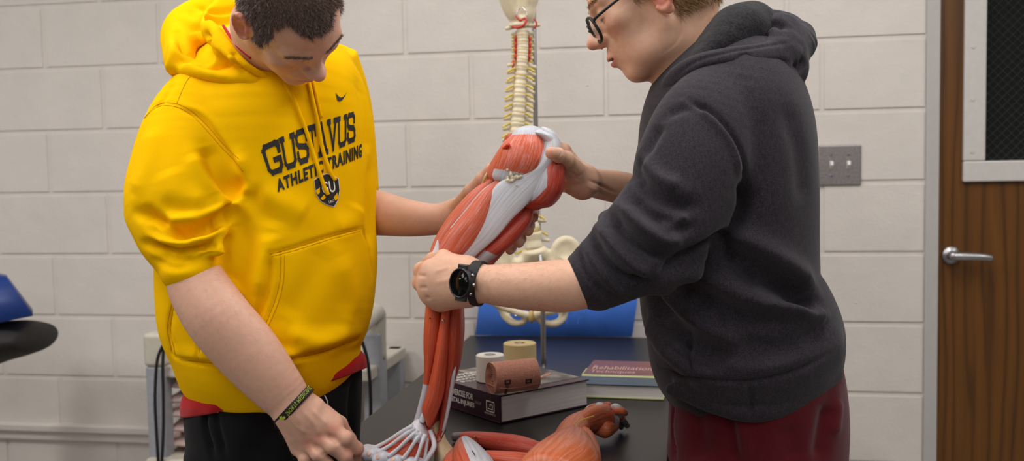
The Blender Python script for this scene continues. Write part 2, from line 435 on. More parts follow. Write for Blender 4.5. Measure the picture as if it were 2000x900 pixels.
# back wall of painted concrete block, laid in running bond; every block stands 3 mm proud of its joints
XE = .652; H = .2032; Z0 = .5386 + 1.42; X0 = -1.8696
def build_wall():
    bm = bmesh.new(); j = .0045
    bands = [(-5.0, XE)]
    for k in range(-5, 12):          # row k hangs below joint k
        zt = min(Z0 - k * H, CEIL); zb = max(Z0 - (k + 1) * H, 0)
        if zt - zb < .02: continue
        odd = (k % 2 != 0)
        cols = [X0 + (i + (0 if odd else -.5)) * 2 * H for i in range(-9, 6)]
        # cut blocks beside the door frame
        tail = .371 if odd else .273
        cols = [c for c in cols if c < tail - .12] + [tail]
        xs = [-5.0] + [c for c in cols if c > -4.95] + [XE]
        for a, b in zip(xs[:-1], xs[1:]):
            vs = add_box(bm, (a + j, WY - .0035, zb + j), (b - j if b < XE else b, WY + .02, zt - j))
    bmesh.ops.bevel(bm, geom=[e for e in bm.edges if all(v.co.y < WY for v in e.verts)], offset=.0032, segments=2, affect='EDGES')
    add_box(bm, (-5, WY, 0), (XE, WY + .15, CEIL))
    add_box(bm, (XE, WY, 2.15), (1.66, WY + .15, CEIL)); add_box(bm, (1.66, WY, 0), (4, WY + .15, CEIL))
    return tag(bm_obj('wall_back', bm, MT['wall']), kind='structure')
build_wall()
# two scabs of paint on the blocks
bm = bmesh.new()
for (px, py, r) in ((1147, 166, .005), (1672, 591, .004)):
    c = ony(px, py, WY - .003); bmesh.ops.create_icosphere(bm, subdivisions=2, radius=r, matrix=Matrix.Translation(Vector(c)) @ Matrix.Diagonal((1, .4, .8, 1)))
o = bm_obj('trim_1', bm, MT['wall'], smooth=True); tag(o, kind='structure')
# door frame
bm = bmesh.new()
add_box(bm, (XE, WY - .012, 0), (XE + .036, WY + .14, 2.15)); add_box(bm, (XE, WY - .012, 2.15), (1.66, WY + .14, 2.2)); add_box(bm, (1.624, WY - .012, 0), (1.66, WY + .14, 2.15))
o = bm_obj('trim_2', bm, MT['trim'], bevel=.003); tag(o, kind='structure')
# door
def mat_wood():
    m, nt, b = newmat('oak_veneer')
    n = noise_node(nt, 1.0, 6, stretch=(9, 1, .9), rough=.55)
    wv = nt.nodes.new('ShaderNodeTexWave'); tc = nt.nodes.new('ShaderNodeTexCoord'); mp = nt.nodes.new('ShaderNodeMapping'); mp.inputs['Scale'].default_value = (1, 1, .09)
    nt.links.new(tc.outputs['Object'], mp.inputs[0]); nt.links.new(mp.outputs[0], wv.inputs['Vector']); wv.bands_direction = 'X'
    wv.inputs['Scale'].default_value = 8; wv.inputs['Distortion'].default_value = 9; wv.inputs['Detail'].default_value = 2; wv.inputs['Detail Scale'].default_value = 1.4
    n3 = noise_node(nt, 1, 4, stretch=(240, 1, 4))
    r = ramp(nt, wv.outputs[0], [(0., lin((84, 50, 12))), (.2, lin((102, 62, 16))), (1., lin((112, 69, 19)))])
    r2 = ramp(nt, n.outputs[0], [(.3, (.8,) * 3), (.7, (1.05,) * 3)]); r3 = ramp(nt, n3.outputs[0], [(.3, (.8,) * 3), (.6, (1.,) * 3)])
    nt.links.new(mul(nt, mul(nt, r.outputs[0], r2.outputs[0]), r3.outputs[0]), b.inputs['Base Color']); setp(b, Roughness=.4)
    return m
MT['wood'] = mat_wood()
DX0, DX1, DY = XE + .036, 1.622, WY + .006
bm = bmesh.new(); WX0, WX1, WZ = .752, 1.56, 1.346
add_box(bm, (DX0, DY, .01), (WX0 + .03, DY + .045, 2.148)); add_box(bm, (WX0 + .03, DY, .01), (DX1, DY + .045, WZ + .03))
add_box(bm, (WX1 - .03, DY, WZ + .03), (DX1, DY + .045, 2.148)); add_box(bm, (WX0 + .03, DY, 2.08), (WX1 - .03, DY + .045, 2.148))
door = tag(bm_obj('door_1', bm, MT['wood']), kind='structure')
MT['winframe'] = mat_plain('window_frame_paint', (206, 202, 198), .45, namp=.03)
bm = bmesh.new(); fw = .058; fy0, fy1 = DY - .014, DY + .05
add_box(bm, (WX0, fy0, WZ), (WX1, fy1, WZ + fw * 1.0)); add_box(bm, (WX0, fy0, 2.05), (WX1, fy1, 2.05 + fw))
add_box(bm, (WX0, fy0, WZ + fw), (WX0 + fw, fy1, 2.05)); add_box(bm, (WX1 - fw, fy0, WZ + fw), (WX1, fy1, 2.05))
fr = bm_obj('window_frame', bm, MT['winframe'], door, bevel=.004)
bm = bmesh.new()
for z in (1.43, 1.575, 1.72, 1.865):
    add_cyl(bm, (WX0 + .022, fy0 - .002, z), (WX0 + .022, fy0 + .004, z), .0045, .0045, 14)
bm_obj('screw', bm, MT['winframe'], fr)
def mat_glass():
    m, nt, b = newmat('wired_glass'); tc = nt.nodes.new('ShaderNodeTexCoord')
    setp(b, Base_Color=(*lin((70, 74, 70)), 1), Roughness=.12, Specular_IOR_Level=.5, Transmission_Weight=.8, IOR=1.3)
    return m
bm = bmesh.new(); add_box(bm, (WX0 + fw - .005, DY + .016, WZ + fw - .005), (WX1 - fw + .005, DY + .022, 2.055))
gl = bm_obj('glass_pane', bm, mat_glass(), door)
# wire mesh cast in the pane: diagonal wires
bm = bmesh.new(); gx0, gx1, gz0, gz1 = WX0 + fw, WX1 - fw, WZ + fw, 2.05; st = .0175
def wire(bm, p, q):
    add_cyl(bm, (p[0], DY + .013, p[1]), (q[0], DY + .013, q[1]), .00045, .00045, 4, False)
W_, H_ = gx1 - gx0, gz1 - gz0
t = -H_
while t < W_:
    a = (max(t, 0), max(-t, 0)); L = min(W_ - a[0], H_ - a[1]); b_ = (a[0] + L, a[1] + L)
    wire(bm, (gx0 + a[0], gz0 + a[1]), (gx0 + b_[0], gz0 + b_[1])); wire(bm, (gx1 - a[0], gz0 + a[1]), (gx1 - b_[0], gz0 + b_[1])); t += st * 1.414
bm_obj('wire_mesh', bm, mat_plain('glass_wire', (78, 80, 78), .5, .3), door)
# dim space seen through the pane
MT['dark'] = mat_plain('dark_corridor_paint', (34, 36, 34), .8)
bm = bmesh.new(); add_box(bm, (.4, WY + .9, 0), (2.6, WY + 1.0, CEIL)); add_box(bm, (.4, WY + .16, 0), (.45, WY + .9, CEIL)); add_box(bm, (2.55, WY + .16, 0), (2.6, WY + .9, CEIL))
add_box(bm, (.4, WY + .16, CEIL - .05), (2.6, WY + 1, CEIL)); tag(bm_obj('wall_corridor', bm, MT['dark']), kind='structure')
# lever
hc = np.array([.727, DY, 1.142])
hc = ony(1857, 498, DY); hb = ony(1938, 505, DY - .045)
bm = bmesh.new(); add_cyl(bm, hc + [0, -.010, 0], hc + [0, .001, 0], .024, .026, 36); add_cyl(bm, hc + [0, -.045, 0], hc + [0, -.008, 0], .011, .014, 24)
h = bm_obj('door_handle', bm, MT['steel'], door, bevel=.002, smooth=True)
V, F, uv = tube_arr([hc + [-.002, -.043, 0], hc + [.03, -.047, 0], hc + [.07, -.047, -.002], hb + [0, .002, 0]], [.0125, .0125, .0115, .0100], 16)
npmesh('lever', V, F, MT['steel'], h)
# switch plate
c0 = ony(1600, 284, WY - .004); c1 = ony(1680, 361, WY - .004); cx, cz = (c0[0] + c1[0]) / 2, (c0[2] + c1[2]) / 2; pw, ph = .0585, .0575
sp = empty('light_switch', (cx, WY - .004, cz), 'brushed metal double light switch plate on the block wall beside the door', 'light switch')
bm = bmesh.new(); add_box(bm, (cx - pw, WY - .010, cz - ph), (cx + pw, WY - .0034, cz + ph)); bm_obj('switch_plate', bm, MT['dsteel'], sp, bevel=.0035, seg=3)
for sx in (-.0235, .0235):
    bm = bmesh.new(); x = cx + sx
    add_hex(bm, [(x - .005, WY - .0095, cz - .012), (x + .005, WY - .0095, cz - .012), (x + .005, WY - .0095, cz + .012), (x - .005, WY - .0095, cz + .012),
                 (x - .004, WY - .024, cz + .001), (x + .004, WY - .024, cz + .001), (x + .004, WY - .022, cz + .010), (x - .004, WY - .022, cz + .010)])
    bm_obj('switch_toggle', bm, mat_plain('white_toggle', (232, 230, 226), .35), sp, bevel=.001)
    for sz in (-.03, .03):
        bm = bmesh.new(); add_cyl(bm, (x, WY - .0125, cz + sz), (x, WY - .009, cz + sz), .003, .0042, 14); bm_obj('screw', bm, MT['chrome'], sp)
# conduit rail along the foot of the wall
a = ony(0, 832, WY - .02); b_ = ony(290, 840, WY - .02)
bm = bmesh.new(); add_box(bm, (-4.9, WY - .035, a[2] - .012), (-1.0, WY - .001, a[2] + .012)); add_box(bm, (-4.9, WY - .02, a[2] - .014 - .03), (-1.0, WY - .001, a[2] - .012))
tag(bm_obj('trim_3', bm, MT['wall'], bevel=.005, seg=3), kind='structure')
for o in list(bpy.data.objects):
    if o.name == 'wall_corridor': pass
# table
TX0, TX1, TY0, TY1, TZ = -.652, -.04, 1.25, 2.925, .91
tb = empty('table', ((TX0 + TX1) / 2, (TY0 + TY1) / 2, 0), 'black topped table between the two people, carrying books and models', 'table')
bm = bmesh.new(); add_box(bm, (TX0, TY0, TZ - .032), (TX1, TY1, TZ)); bm_obj('tabletop', bm, MT['table'], tb, bevel=.003)
bm = bmesh.new(); add_box(bm, (TX0 + .05, TY0 + .05, TZ - .12), (TX1 - .05, TY1 - .05, TZ - .0322)); bm_obj('apron', bm, MT['cartgrey'], tb)
for x in (TX0 + .08, TX1 - .08):
    for y in (TY0 + .08, TY1 - .08):
        bm = bmesh.new(); add_box(bm, (x - .025, y - .025, 0), (x + .025, y + .025, TZ - .1)); bm_obj('leg', bm, MT['cartgrey'], tb, bevel=.003)

# ------------------------------------------------------------------ heads, hands, bodies
def bounds(*rows, pad=.03):
    pts = []; 
    for r in rows:
        for s in r:
            s = np.asarray(s, float)
            if len(s) >= 11: m = max(s[9], s[10]); pts += [s[:3] - m, s[:3] + m]
            else: pts += [s[:3] - pad * .5, s[:3] + pad * .5]
    pts = np.array(pts); return pts.min(0) - pad, pts.max(0) + pad
def head_R(fwd, up):
    f_ = nrm(V3(*fwd)); u = np.asarray(V3(*up)); u = nrm(u - f_ * (u @ f_)); return np.array([np.cross(f_, u), f_, u]).T
def build_head(v, C, R, s=1.0, smile=0., ear_dz=0.):
    """head with its face along local +y, crown +z, subject's right +x"""
    L = lambda *p: C + R @ (np.array(p) * s)
    def ell(p, r, k=.012, op='u', Rl=None): v.ell(L(*p), np.array(r) * s, R if Rl is None else R @ Rl, k, op)
    def cap(a, b, ra, rb, k=.008, op='u'): v.cap(L(*a), L(*b), ra * s, rb * s, k, op)
    ell((0, -.014, .034), (.076, .096, .084)); ell((0, .022, 0), (.067, .068, .088), .02)
    ell((0, .030, -.062), (.050, .052, .048), .02); ell((0, .071, -.098), (.020, .016, .017), .018)
    for q in (-1, 1):
        cap((q * .050, -.004, -.060), (q * .018, .066, -.100), .018, .015, .022)
        cap((q * .062, .0, .0), (q * .053, .0, -.058), .014, .016, .02)
        ell((q * .043, .056, -.022), (.023, .022, .019), .02)
        ell((q * .034, .050, -.055), (.020, .024, .024), .02)
        cap((q * .047, .068, .020), (q * .014, .083, .017), .0085, .0085, .014)
        ell((q * .032, .098, -.001), (.017, .020, .013), .014, 'd')
        ell((q * .031, .0725, -.001), (.0165, .0130, .0120), .008)
        cap((q * .045, .0765, -.0035), (q * .019, .0835, -.0065), .0014, .0014, .002, 'd')
    ell((0, .080, -.062), (.030, .0205, .024), .014)
    cap((0, .082, .012), (0, .103, -.024), .0078, .0100, .013); ell((0, .1095, -.028), (.0125, .0120, .0105), .009)
    for q in (-1, 1):
        ell((q * .0125, .0975, -.033), (.0070, .011, .0070), .010); ell((q * .0065, .105, -.0445), (.0035, .0055, .003), .003, 'd')
    # mouth
    cap((-.024, .079, -.065 + smile), (-.006, .0965, -.0625), .0042, .0060, .004); cap((.024, .079, -.065 + smile), (.006, .0965, -.0625), .0042, .0060, .004); cap((-.006, .0965, -.0625), (.006, .0965, -.0625), .006, .006, .004)
    cap((-.023, .077, -.069 + smile), (0, .0935, -.0745), .0040, .0072, .004); cap((.023, .077, -.069 + smile), (0, .0935, -.0745), .0040, .0072, .004)
    for q in (-1, 1): cap((q * .028, .076, -.0665 + smile), (0, .103, -.0685), .0017, .0020, .002, 'd')
    ell((0, .094, -.085), (.014, .010, .0055), .010, 'd')
    # ears
    for q in (-1, 1):
        a = math.radians(14); Re = np.array([[math.cos(q * .35), math.sin(q * .35), 0], [-math.sin(q * .35), math.cos(q * .35), 0], [0, 0, 1]]).T
        Rt = np.array([[1, 0, 0], [0, math.cos(a), -math.sin(a)], [0, math.sin(a), math.cos(a)]]); RR = Re @ Rt
        dz = ear_dz; e = np.array([q * .083, -.012, -.002 + dz])
        v.ell(L(*e), np.array((.0055, .0175, .031)) * s, R @ RR, .006)
        pts = []
        for t in np.linspace(-2.2, 2.6, 13):
            p = e + RR @ np.array([q * .0045, -math.cos(t) * .0165 if True else 0, math.sin(t) * .0295]); pts.append(L(*p))
        v.chain(pts, .0034 * s, .003)
        v.ell(L(*(e + RR @ np.array([q * .0095, .002, -.001]))), np.array((.0085, .0105, .0175)) * s, R @ RR, .004, 'd')
        v.ell(L(*(e + RR @ np.array([q * .002, .012, -.004]))), np.array((.006, .005, .007)) * s, R @ RR, .003)
        v.ell(L(*(e + np.array([0, .002, -.030]))), np.array((.0055, .0085, .0085)) * s, R, .005)
    return L
SKIN_A = np.array(lin((222, 176, 152))); SKIN_R = np.array(lin((206, 118, 98))); LIP = np.array(lin((186, 92, 84)))
def face_paint(V, C, R, s, base, ear_dz=0., scalp=None, scalp_c=None):
    q = (V - C) @ R / s; c = np.tile(base, (len(V), 1))
    def blob(p, r, colr, a):
        nonlocal c
        e = ((q - np.array(p)) / np.array(r)); wgt = np.clip(1.3 - (e ** 2).sum(1), 0, 1)[:, None] * a; c = c * (1 - wgt) + np.array(colr) * wgt
    for g in (-1, 1):
        blob((g * .085, -.012, -.002 + ear_dz), (.02, .026, .042), SKIN_R, .85)
        blob((g * .045, .07, -.028), (.026, .03, .024), SKIN_R, .28)
    for g in (-1, 1): blob((g * .032, .084, -.0068), (.0165, .014, .0020), np.array(lin((96, 60, 48))), .7)
    blob((0, .112, -.034), (.018, .018, .016), SKIN_R, .35)
    blob((0, .092, -.069), (.028, .020, .0105), LIP, .8)
    if scalp is not None:
        m = scalp(q)[:, None]; c = c * (1 - m) + scalp_c * m
    return c
def strands(V, N, mask, n, length, wid, lay, seed=1, jit=.35, lift=.5, C=None, curl=0.):
    """short hairs rooted on a surface; lay(root_points) gives the combing direction"""
    r = np.random.default_rng(seed); ix = np.nonzero(mask)[0]
    if not len(ix): return None
    ix = r.choice(ix, n); root = V[ix] + r.normal(size=(n, 3)) * .0012; nn = N[ix]
    d = lay(V[ix]); d = d - nn * np.einsum('ij,ij->i', d, nn)[:, None]; d /= np.linalg.norm(d, axis=1)[:, None] + 1e-9
    d = nn * lift + d * (1 - lift) + r.normal(size=(n, 3)) * jit * .5; d /= np.linalg.norm(d, axis=1)[:, None]
    L = length * r.uniform(.6, 1.1, n)[:, None]; side = np.cross(d, r.normal(size=(n, 3))); side /= np.linalg.norm(side, axis=1)[:, None]
    side2 = np.cross(d, side)
    g = d - nn * .6; g /= np.linalg.norm(g, axis=1)[:, None]
    mid = root + d * L * .55; tip = mid + (d * (1 - curl) + g * curl + r.normal(size=(n, 3)) * .1) * L * .45
    w_ = wid; root = root - nn * .001
    A = [root + side * w_, root - side * w_ * .5 + side2 * w_ * .87, root - side * w_ * .5 - side2 * w_ * .87]
    B = [mid + side * w_ * .8, mid - side * w_ * .4 + side2 * w_ * .7, mid - side * w_ * .4 - side2 * w_ * .7]
    VV = np.stack(A + B + [tip], 1).reshape(-1, 3); F = []
    base = np.arange(n)[:, None] * 7
    q4 = np.concatenate([base + np.array([0, 1, 4, 3]), base + np.array([1, 2, 5, 4]), base + np.array([2, 0, 3, 5])]).tolist()
    t3 = np.concatenate([base + np.array([3, 4, 6]), base + np.array([4, 5, 6]), base + np.array([5, 3, 6])]).tolist()
    return VV, q4 + t3
def hand(v, spec, k=.006):
    """palm struts then separate finger chains; rows are (px,py,d,r)"""
    pt = lambda q: P(q[0], q[1], q[2])
    for a, b in spec.get('palm', []): v.cap(pt(a), pt(b), a[3], b[3], spec.get('pk', .014))
    for e in spec.get('bumps', []): v.ell(P(*e[:3]), e[3], k=.012)
    for fch in spec['fingers']:
        c = [pt(q) for q in fch]; r = [q[3] for q in fch]
        v.chain(c, r, spec.get('fk', .0035))
        for i in range(1, len(c) - 1): v.ell(c[i], r[i] * 1.07, k=.004)
def skin_tone(V, base=SKIN_A, knuckles=(), seed=3, spots=()):
    n = fbm(V, 60, 3, seed)[:, None]; c = np.tile(base, (len(V), 1)); c = c * (1 - .05 * n) + SKIN_R * .03 * np.clip(n, 0, 1)
    for kx in knuckles:
        p = P(*kx[:3]); wgt = np.exp(-((V - p) ** 2).sum(1) / (kx[3] if len(kx) > 3 else .010) ** 2)[:, None] * .55; c = c * (1 - wgt) + SKIN_R * wgt
    for sx in spots:
        p = P(*sx[:3]); wgt = (((V - p) ** 2).sum(1) < sx[3] ** 2)[:, None] * .5; c = c * (1 - wgt) + np.array(lin((120, 75, 55))) * wgt
    return c
def bake_body(pieces):
    """pieces: list of (V, F, colour) -> one mesh"""
    o = 0; Vs, Fs, Cs = [], [], []
    for V, F, c in pieces: Vs.append(V); Fs.append(F + o); Cs.append(c); o += len(V)
    return np.vstack(Vs), np.vstack(Fs), np.vstack(Cs)

# ------------------------------------------------------------------ person in the yellow hooded sweatshirt
YD = 1.86
y_torso = [sec(354, 742, 703, 672, YD + .01, thick=.140), sec(338, 690, 704, 640, YD, thick=.155), sec(314, 630, 722, 592, YD, thick=.165), sec(309, 540, 735, 505, YD, thick=.165),
           sec(312, 440, 733, 415, YD, thick=.160), sec(312, 340, 735, 300, YD, thick=.155), sec(318, 255, 724, 215, YD, thick=.145), sec(345, 190, 706, 150, YD + .025, thick=.112),
           sec(385, 125, 672, 108, YD + .04, thick=.080), sec(430, 95, 600, 85, YD + .01, thick=.065)]
y_arm = [sec(352, 150, 470, 165, YD - .04, thick=.055), sec(290, 222, 476, 262, YD - .07, thick=.075), sec(262, 305, 478, 345, YD - .10, thick=.085), sec(247, 384, 468, 402, YD - .125, thick=.085),
         sec(266, 440, 450, 458, YD - .145, thick=.078), sec(290, 484, 438, 486, YD - .155, thick=.066), sec(308, 512, 432, 504, YD - .162, thick=.056)]
lo, hi = bounds(y_torso, y_arm, pad=.03)
v = Vol(lo, hi, .0036)
v.loft(y_torso, k=.02, sub=3, cap=.25)
v.loft(y_arm, k=.012, sub=3, cap=.12)
# far shoulder and the stump of the far sleeve behind the chest
v.loft([sec(560, 110, 700, 150, YD + .10, thick=.08), sec(600, 190, 722, 230, YD + .13, thick=.085), sec(620, 290, 733, 330, YD + .13, thick=.08), sec(640, 360, 737, 400, YD + .11, thick=.065)], k=.03, sub=3, cap=.3)
# belly pouch
0 and v.loft([sec(530, 480, 700, 455, YD - .128, thick=.020), sec(520, 560, 712, 540, YD - .138, thick=.022), sec(505, 640, 700, 605, YD - .132, thick=.022), sec(520, 680, 690, 645, YD - .122, thick=.018)], k=.03, sub=3, cap=.5)
# sleeve rolls pushed above the elbow
def roll(v, pts, r, k=.008, op='u'): v.chain([P(*p) for p in pts], r, k, op, sub=4)
roll(v, [(262, 398, 1.78), (275, 425, 1.735), (330, 432, 1.675), (400, 415, 1.665), (455, 395, 1.69)], [.018, .021, .021, .017, .012], .022)
roll(v, [(275, 448, 1.765), (300, 470, 1.715), (350, 478, 1.655), (410, 462, 1.66), (448, 440, 1.69)], [.015, .018, .019, .016, .012], .018)
v.loft([sec(310, 500, 434, 490, YD - .163, thick=.061), sec(312, 514, 433, 512, YD - .165, thick=.060), sec(315, 530, 431, 536, YD - .167, thick=.058)], k=.004, cap=.06)
roll(v, [(293, 488, 1.745), (325, 503, 1.70), (370, 503, 1.655), (425, 488, 1.66)], [.013, .014, .014, .010], .014)
V, F, N = v.mesh(); V = smooth(V, F, 3); N = vnormals(V, F)
tr = bvh(V, F)
st = [
 # sleeve seam and deep armpit fold
 ([(338, 158), (322, 190), (302, 210)], .006, -.003), ([(345, 208), (398, 235), (440, 290), (474, 345)], .0045, -.0035), ([(352, 200), (405, 228), (447, 283), (480, 338)], .006, .002),
 ([(478, 345), (464, 372), (455, 400), (452, 440)], .010, -.0065), ([(468, 300), (480, 350), (478, 380)], .010, .006),
 # sleeve drag folds
 ([(400, 285), (425, 340), (458, 380)], .014, -.008), ([(375, 300), (400, 350), (430, 392)], .014, .006), ([(300, 250), (285, 320), (262, 380)], .02, .004),
 ([(330, 330), (350, 375), (400, 398)], .02, .004), ([(310, 395), (350, 408), (400, 402), (440, 385)], .012, -.006),
 ([(272, 408), (300, 420), (340, 447), (400, 440), (445, 425)], .010, -.009), ([(282, 440), (318, 462), (360, 458), (425, 445)], .007, -.006), ([(285, 475), (320, 490), (370, 492), (432, 475)], .008, -.008),
 ([(300, 508), (340, 522), (385, 515), (430, 502)], .006, -.004), ([(340, 495), (370, 512)], .006, -.003),
 ([(262, 416), (285, 424), (320, 440), (350, 455), (400, 447), (440, 418), (458, 396)], .0085, -.009), ([(276, 476), (305, 482), (350, 488), (400, 480), (438, 456)], .007, -.007), ([(306, 498), (340, 508), (385, 506), (431, 492)], .0055, -.005), ([(310, 445), (350, 430), (395, 428)], .010, .006), ([(300, 465), (350, 472), (410, 462)], .009, .005),
 ([(330, 455), (350, 468), (375, 470)], .006, -.004),
 # chest and body drapery
 ([(480, 370), (520, 420), (530, 470)], .018, -.006), ([(455, 420), (480, 470), (470, 530), (450, 560)], .020, -.008), ([(500, 380), (560, 400), (600, 420)], .02, .004),
 ([(430, 560), (470, 600), (480, 650)], .02, -.004), ([(540, 430), (525, 470), (510, 520), (500, 580)], .018, .006), ([(560, 180), (600, 240), (640, 330)], .03, -.004),
 ([(700, 150), (715, 230), (722, 300)], .015, -.005), ([(728, 305), (722, 400), (725, 480)], .012, -.005), ([(700, 400), (690, 430), (650, 445)], .02, .004),
 ([(640, 480), (600, 560), (560, 620)], .022, -.003), ([(665, 500), (690, 580), (670, 640)], .02, .004), ([(560, 650), (620, 662), (690, 640)], .014, .006), ([(540, 675), (600, 690), (650, 680)], .010, -.004),
 ([(480, 660), (540, 690), (600, 695)], .016, .005), ([(370, 560), (400, 620), (420, 690)], .014, -.003), ([(345, 590), (330, 640), (345, 690)], .010, -.003),
 # pouch outline: top seam and slanted hand opening
 ([(527, 496), (580, 482), (640, 463), (705, 446)], .0035, -.0028), ([(527, 496), (524, 545), (512, 590), (494, 635)], .006, -.007), ([(548, 494), (546, 545), (535, 590), (512, 645)], .0028, -.0016), ([(708, 446), (722, 480), (729, 540)], .004, -.003),
 # side seams low on the back and waistband
 ([(336, 590), (327, 640), (335, 690), (350, 700)], .0035, -.0025), ([(398, 655), (390, 680), (388, 705)], .0035, -.0025),
 ([(352, 702), (400, 708), (470, 712), (540, 704), (620, 690), (700, 662)], .005, -.006), ([(350, 690), (420, 697), (500, 700), (600, 680), (700, 650)], .012, .005),
]
V, _ = folds(V, F, N, st, tr)
V += N * (fbm(V, 26, 2, 5)[:, None] * .0016)
yp = empty('person', (P(520, 700, YD)[0], P(520, 700, YD)[1], 0), 'person in a yellow hooded sweatshirt and black trousers, head bowed, reaching to the model foot', 'person')
yh = npmesh('hooded_sweatshirt', V, F, MT['yellow'], yp)
YT = bvh(V, F)
# ---- hood lying round the neck
v = Vol(*bounds([P(320, 180, YD - .1), P(700, 180, YD - .15), P(480, -40, YD + .15), P(320, 0, YD + .15)], pad=.10), .0032)
near = [(440, 10, 1.90), (412, 50, 1.80), (440, 98, 1.735), (476, 132, 1.72), (518, 156, 1.735), (556, 175, 1.765)]
roll(v, near, [.020, .020, .017, .012, .010, .007], .02)
outer = [(440, 12, 1.99), (362, 45, 1.93), (352, 95, 1.84), (358, 128, 1.79), (420, 142, 1.74), (490, 164, 1.745), (548, 180, 1.77)]
roll(v, outer, [.028, .030, .028, .022, .016, .011, .007], .03)
roll(v, [(440, 12, 1.99), (352, 60, 1.92), (345, 105, 1.86), (350, 132, 1.82)], [.03, .026, .022, .018], .02)
roll(v, [(440, 10, 1.99), (520, 15, 2.02), (590, 60, 1.98), (610, 110, 1.90), (600, 150, 1.84), (570, 178, 1.79)], [.026, .022, .022, .018, .012, .007], .02)
v.ell(P(450, 70, 1.92), (.080, .080, .05), k=.03)
# opening for the neck
v.chain([P(540, 120, 1.78), P(505, 60, 1.80), P(475, 10, 1.82), P(465, -60, 1.84)], [.030, .056, .066, .08], .012, 'd')
V, F, N = v.mesh(); V = smooth(V, F, 2); N = vnormals(V, F)
st = [([(345, 62), (362, 100), (410, 122), (480, 142), (540, 165)], .009, -.010), ([(352, 40), (400, 68), (408, 100), (445, 128)], .009, -.006), ([(375, 25), (430, 40), (470, 30)], .008, -.006), ([(385, 15), (430, 22), (470, 14)], .006, -.004),
      ([(340, 120), (372, 112), (410, 125)], .010, -.005), ([(455, 100), (470, 128)], .006, -.003), ([(448, 108), (462, 132)], .006, .003), ([(415, 95), (440, 120), (500, 150)], .003, -.0015), ([(345, 75), (340, 110), (333, 138)], .010, .006), ([(378, 60), (400, 90)], .008, .004)]
V, _ = folds(V, F, N, [(a_, b_, c_ * 1.35) for a_, b_, c_ in st])
V += N * (fbm(V, 34, 2, 8)[:, None] * .0022)
npmesh('hood', V, F, MT['yellow'], yh)
YHT = bvh(V, F)
# ---- red T-shirt tail under the hem
def cloth_ring(name, secs, mat, parent, n=96, sub=5, ruff=.004, freq=17, phase=0., lower=None, cap_=True):
    C = catmull(np.array(secs), sub); V = []; m = len(C)
    for i, r in enumerate(C):
        a = np.linspace(0, 2 * math.pi, n, endpoint=False); amp = 1 + ruff / max(r[9], .01) * np.sin(freq * a + phase + i * .12) * (i / m) + .5 * ruff / max(r[9], .01) * np.sin(freq * 1.7 * a + 2 + i * .3)
        pts = r[:3] + (np.cos(a) * r[9] * amp)[:, None] * nrm(r[3:6]) + (np.sin(a) * r[10] * amp)[:, None] * nrm(r[6:9])
        if lower is not None: pts = pts + np.array([lower(x, i / (m - 1)) for x in a])
        V.append(pts)
    V = np.vstack(V); F = [[i * n + j, i * n + (j + 1) % n, (i + 1) * n + (j + 1) % n, (i + 1) * n + j] for i in range(m - 1) for j in range(n)]
    if cap_: F.append(list(range(n))[::-1]); F.append([(m - 1) * n + j for j in range(n)])
    return npmesh(name, V, F, mat, parent)
cloth_ring('tee_shirt', [sec(380, 720, 685, 655, YD + .01, thick=.112), sec(366, 756, 698, 678, YD + .01, thick=.124), sec(358, 788, 712, 700, YD + .01, thick=.128), sec(359, 810, 714, 718, YD + .01, thick=.120)], MT['redshirt'], yp, ruff=.002, freq=9)
# ---- trousers to the floor, shoes
def leg_secs(x0, x1, ytop, d0, foot, w0, w1):
    top = (P(x0, ytop, d0) + P(x1, ytop, d0)) / 2; out = []
    for t in (0, .15, .4, .7, 1.0):
        c = top * (1 - t) + np.array(foot) * t; wr = w0 * (1 - t) + w1 * t
        out.append(np.r_[c, nrm(np.array([RT[0], RT[1], 0])), nrm(np.array([FW[0], FW[1], 0])), wr, wr * 1.05])
    return out
def trousers(name, torso, legs, mat, parent, strokes, h=.005):
    v = Vol(*bounds(torso, *legs, pad=.02), h); v.loft(torso, k=.03, sub=3, cap=.3)
    for l in legs: v.loft(l, k=.025, sub=3, cap=.15)
    V, F, N = v.mesh(); V = smooth(V, F, 3); N = vnormals(V, F); V, _ = folds(V, F, N, strokes); V += N * (fbm(V, 20, 2, 3)[:, None] * .002)
    return npmesh(name, V, F, mat, parent)
def shoe(parent, c, ang, mat):
    fx, fy = math.cos(ang), math.sin(ang); f_ = np.array([fx, fy, 0]); s_ = np.array([-fy, fx, 0]); c = np.array(c, float)
    v = Vol(c - [.2, .2, .01], c + [.2, .2, .13], .004)
    v.ell(c + f_ * .10 + [0, 0, .030], (.070, .045, .032), np.array([f_, s_, [0, 0, 1]]).T, .02); v.ell(c + [0, 0, .04], (.075, .036, .045), np.array([f_, s_, [0, 0, 1]]).T, .03)
    v.ell(c - f_ * .02 + [0, 0, .07], (.048, .036, .04), np.array([f_, s_, [0, 0, 1]]).T, .02); v.cut(c + [0, 0, .004], [0, 0, -1])
    V, F, N = v.mesh(); V[:, 2] = np.maximum(V[:, 2], .002); npmesh('shoe', V, F, mat, parent)
tt = [sec(366, 720, 700, 665, YD + .01, thick=.118), sec(366, 780, 704, 720, YD + .02, thick=.125), sec(366, 850, 702, 810, YD + .02, thick=.13), sec(372, 910, 700, 880, YD + .02, thick=.12)]
bx, by = tt[1][0], tt[1][1]
l1 = leg_secs(372, 540, 900, YD + .02, (bx - .12, by - .10, .07), .082, .055); l2 = leg_secs(540, 698, 890, YD + .05, (bx + .06, by + .08, .07), .080, .055)
trousers('trousers', tt, [l1, l2], MT['black'], yp, [([(405, 790), (400, 830), (418, 890)], .005, -.006), ([(418, 785), (425, 830), (440, 890)], .005, -.004), ([(560, 790), (520, 850), (500, 899)], .02, -.006), ([(690, 740), (685, 800), (690, 860)], .008, -.004)])
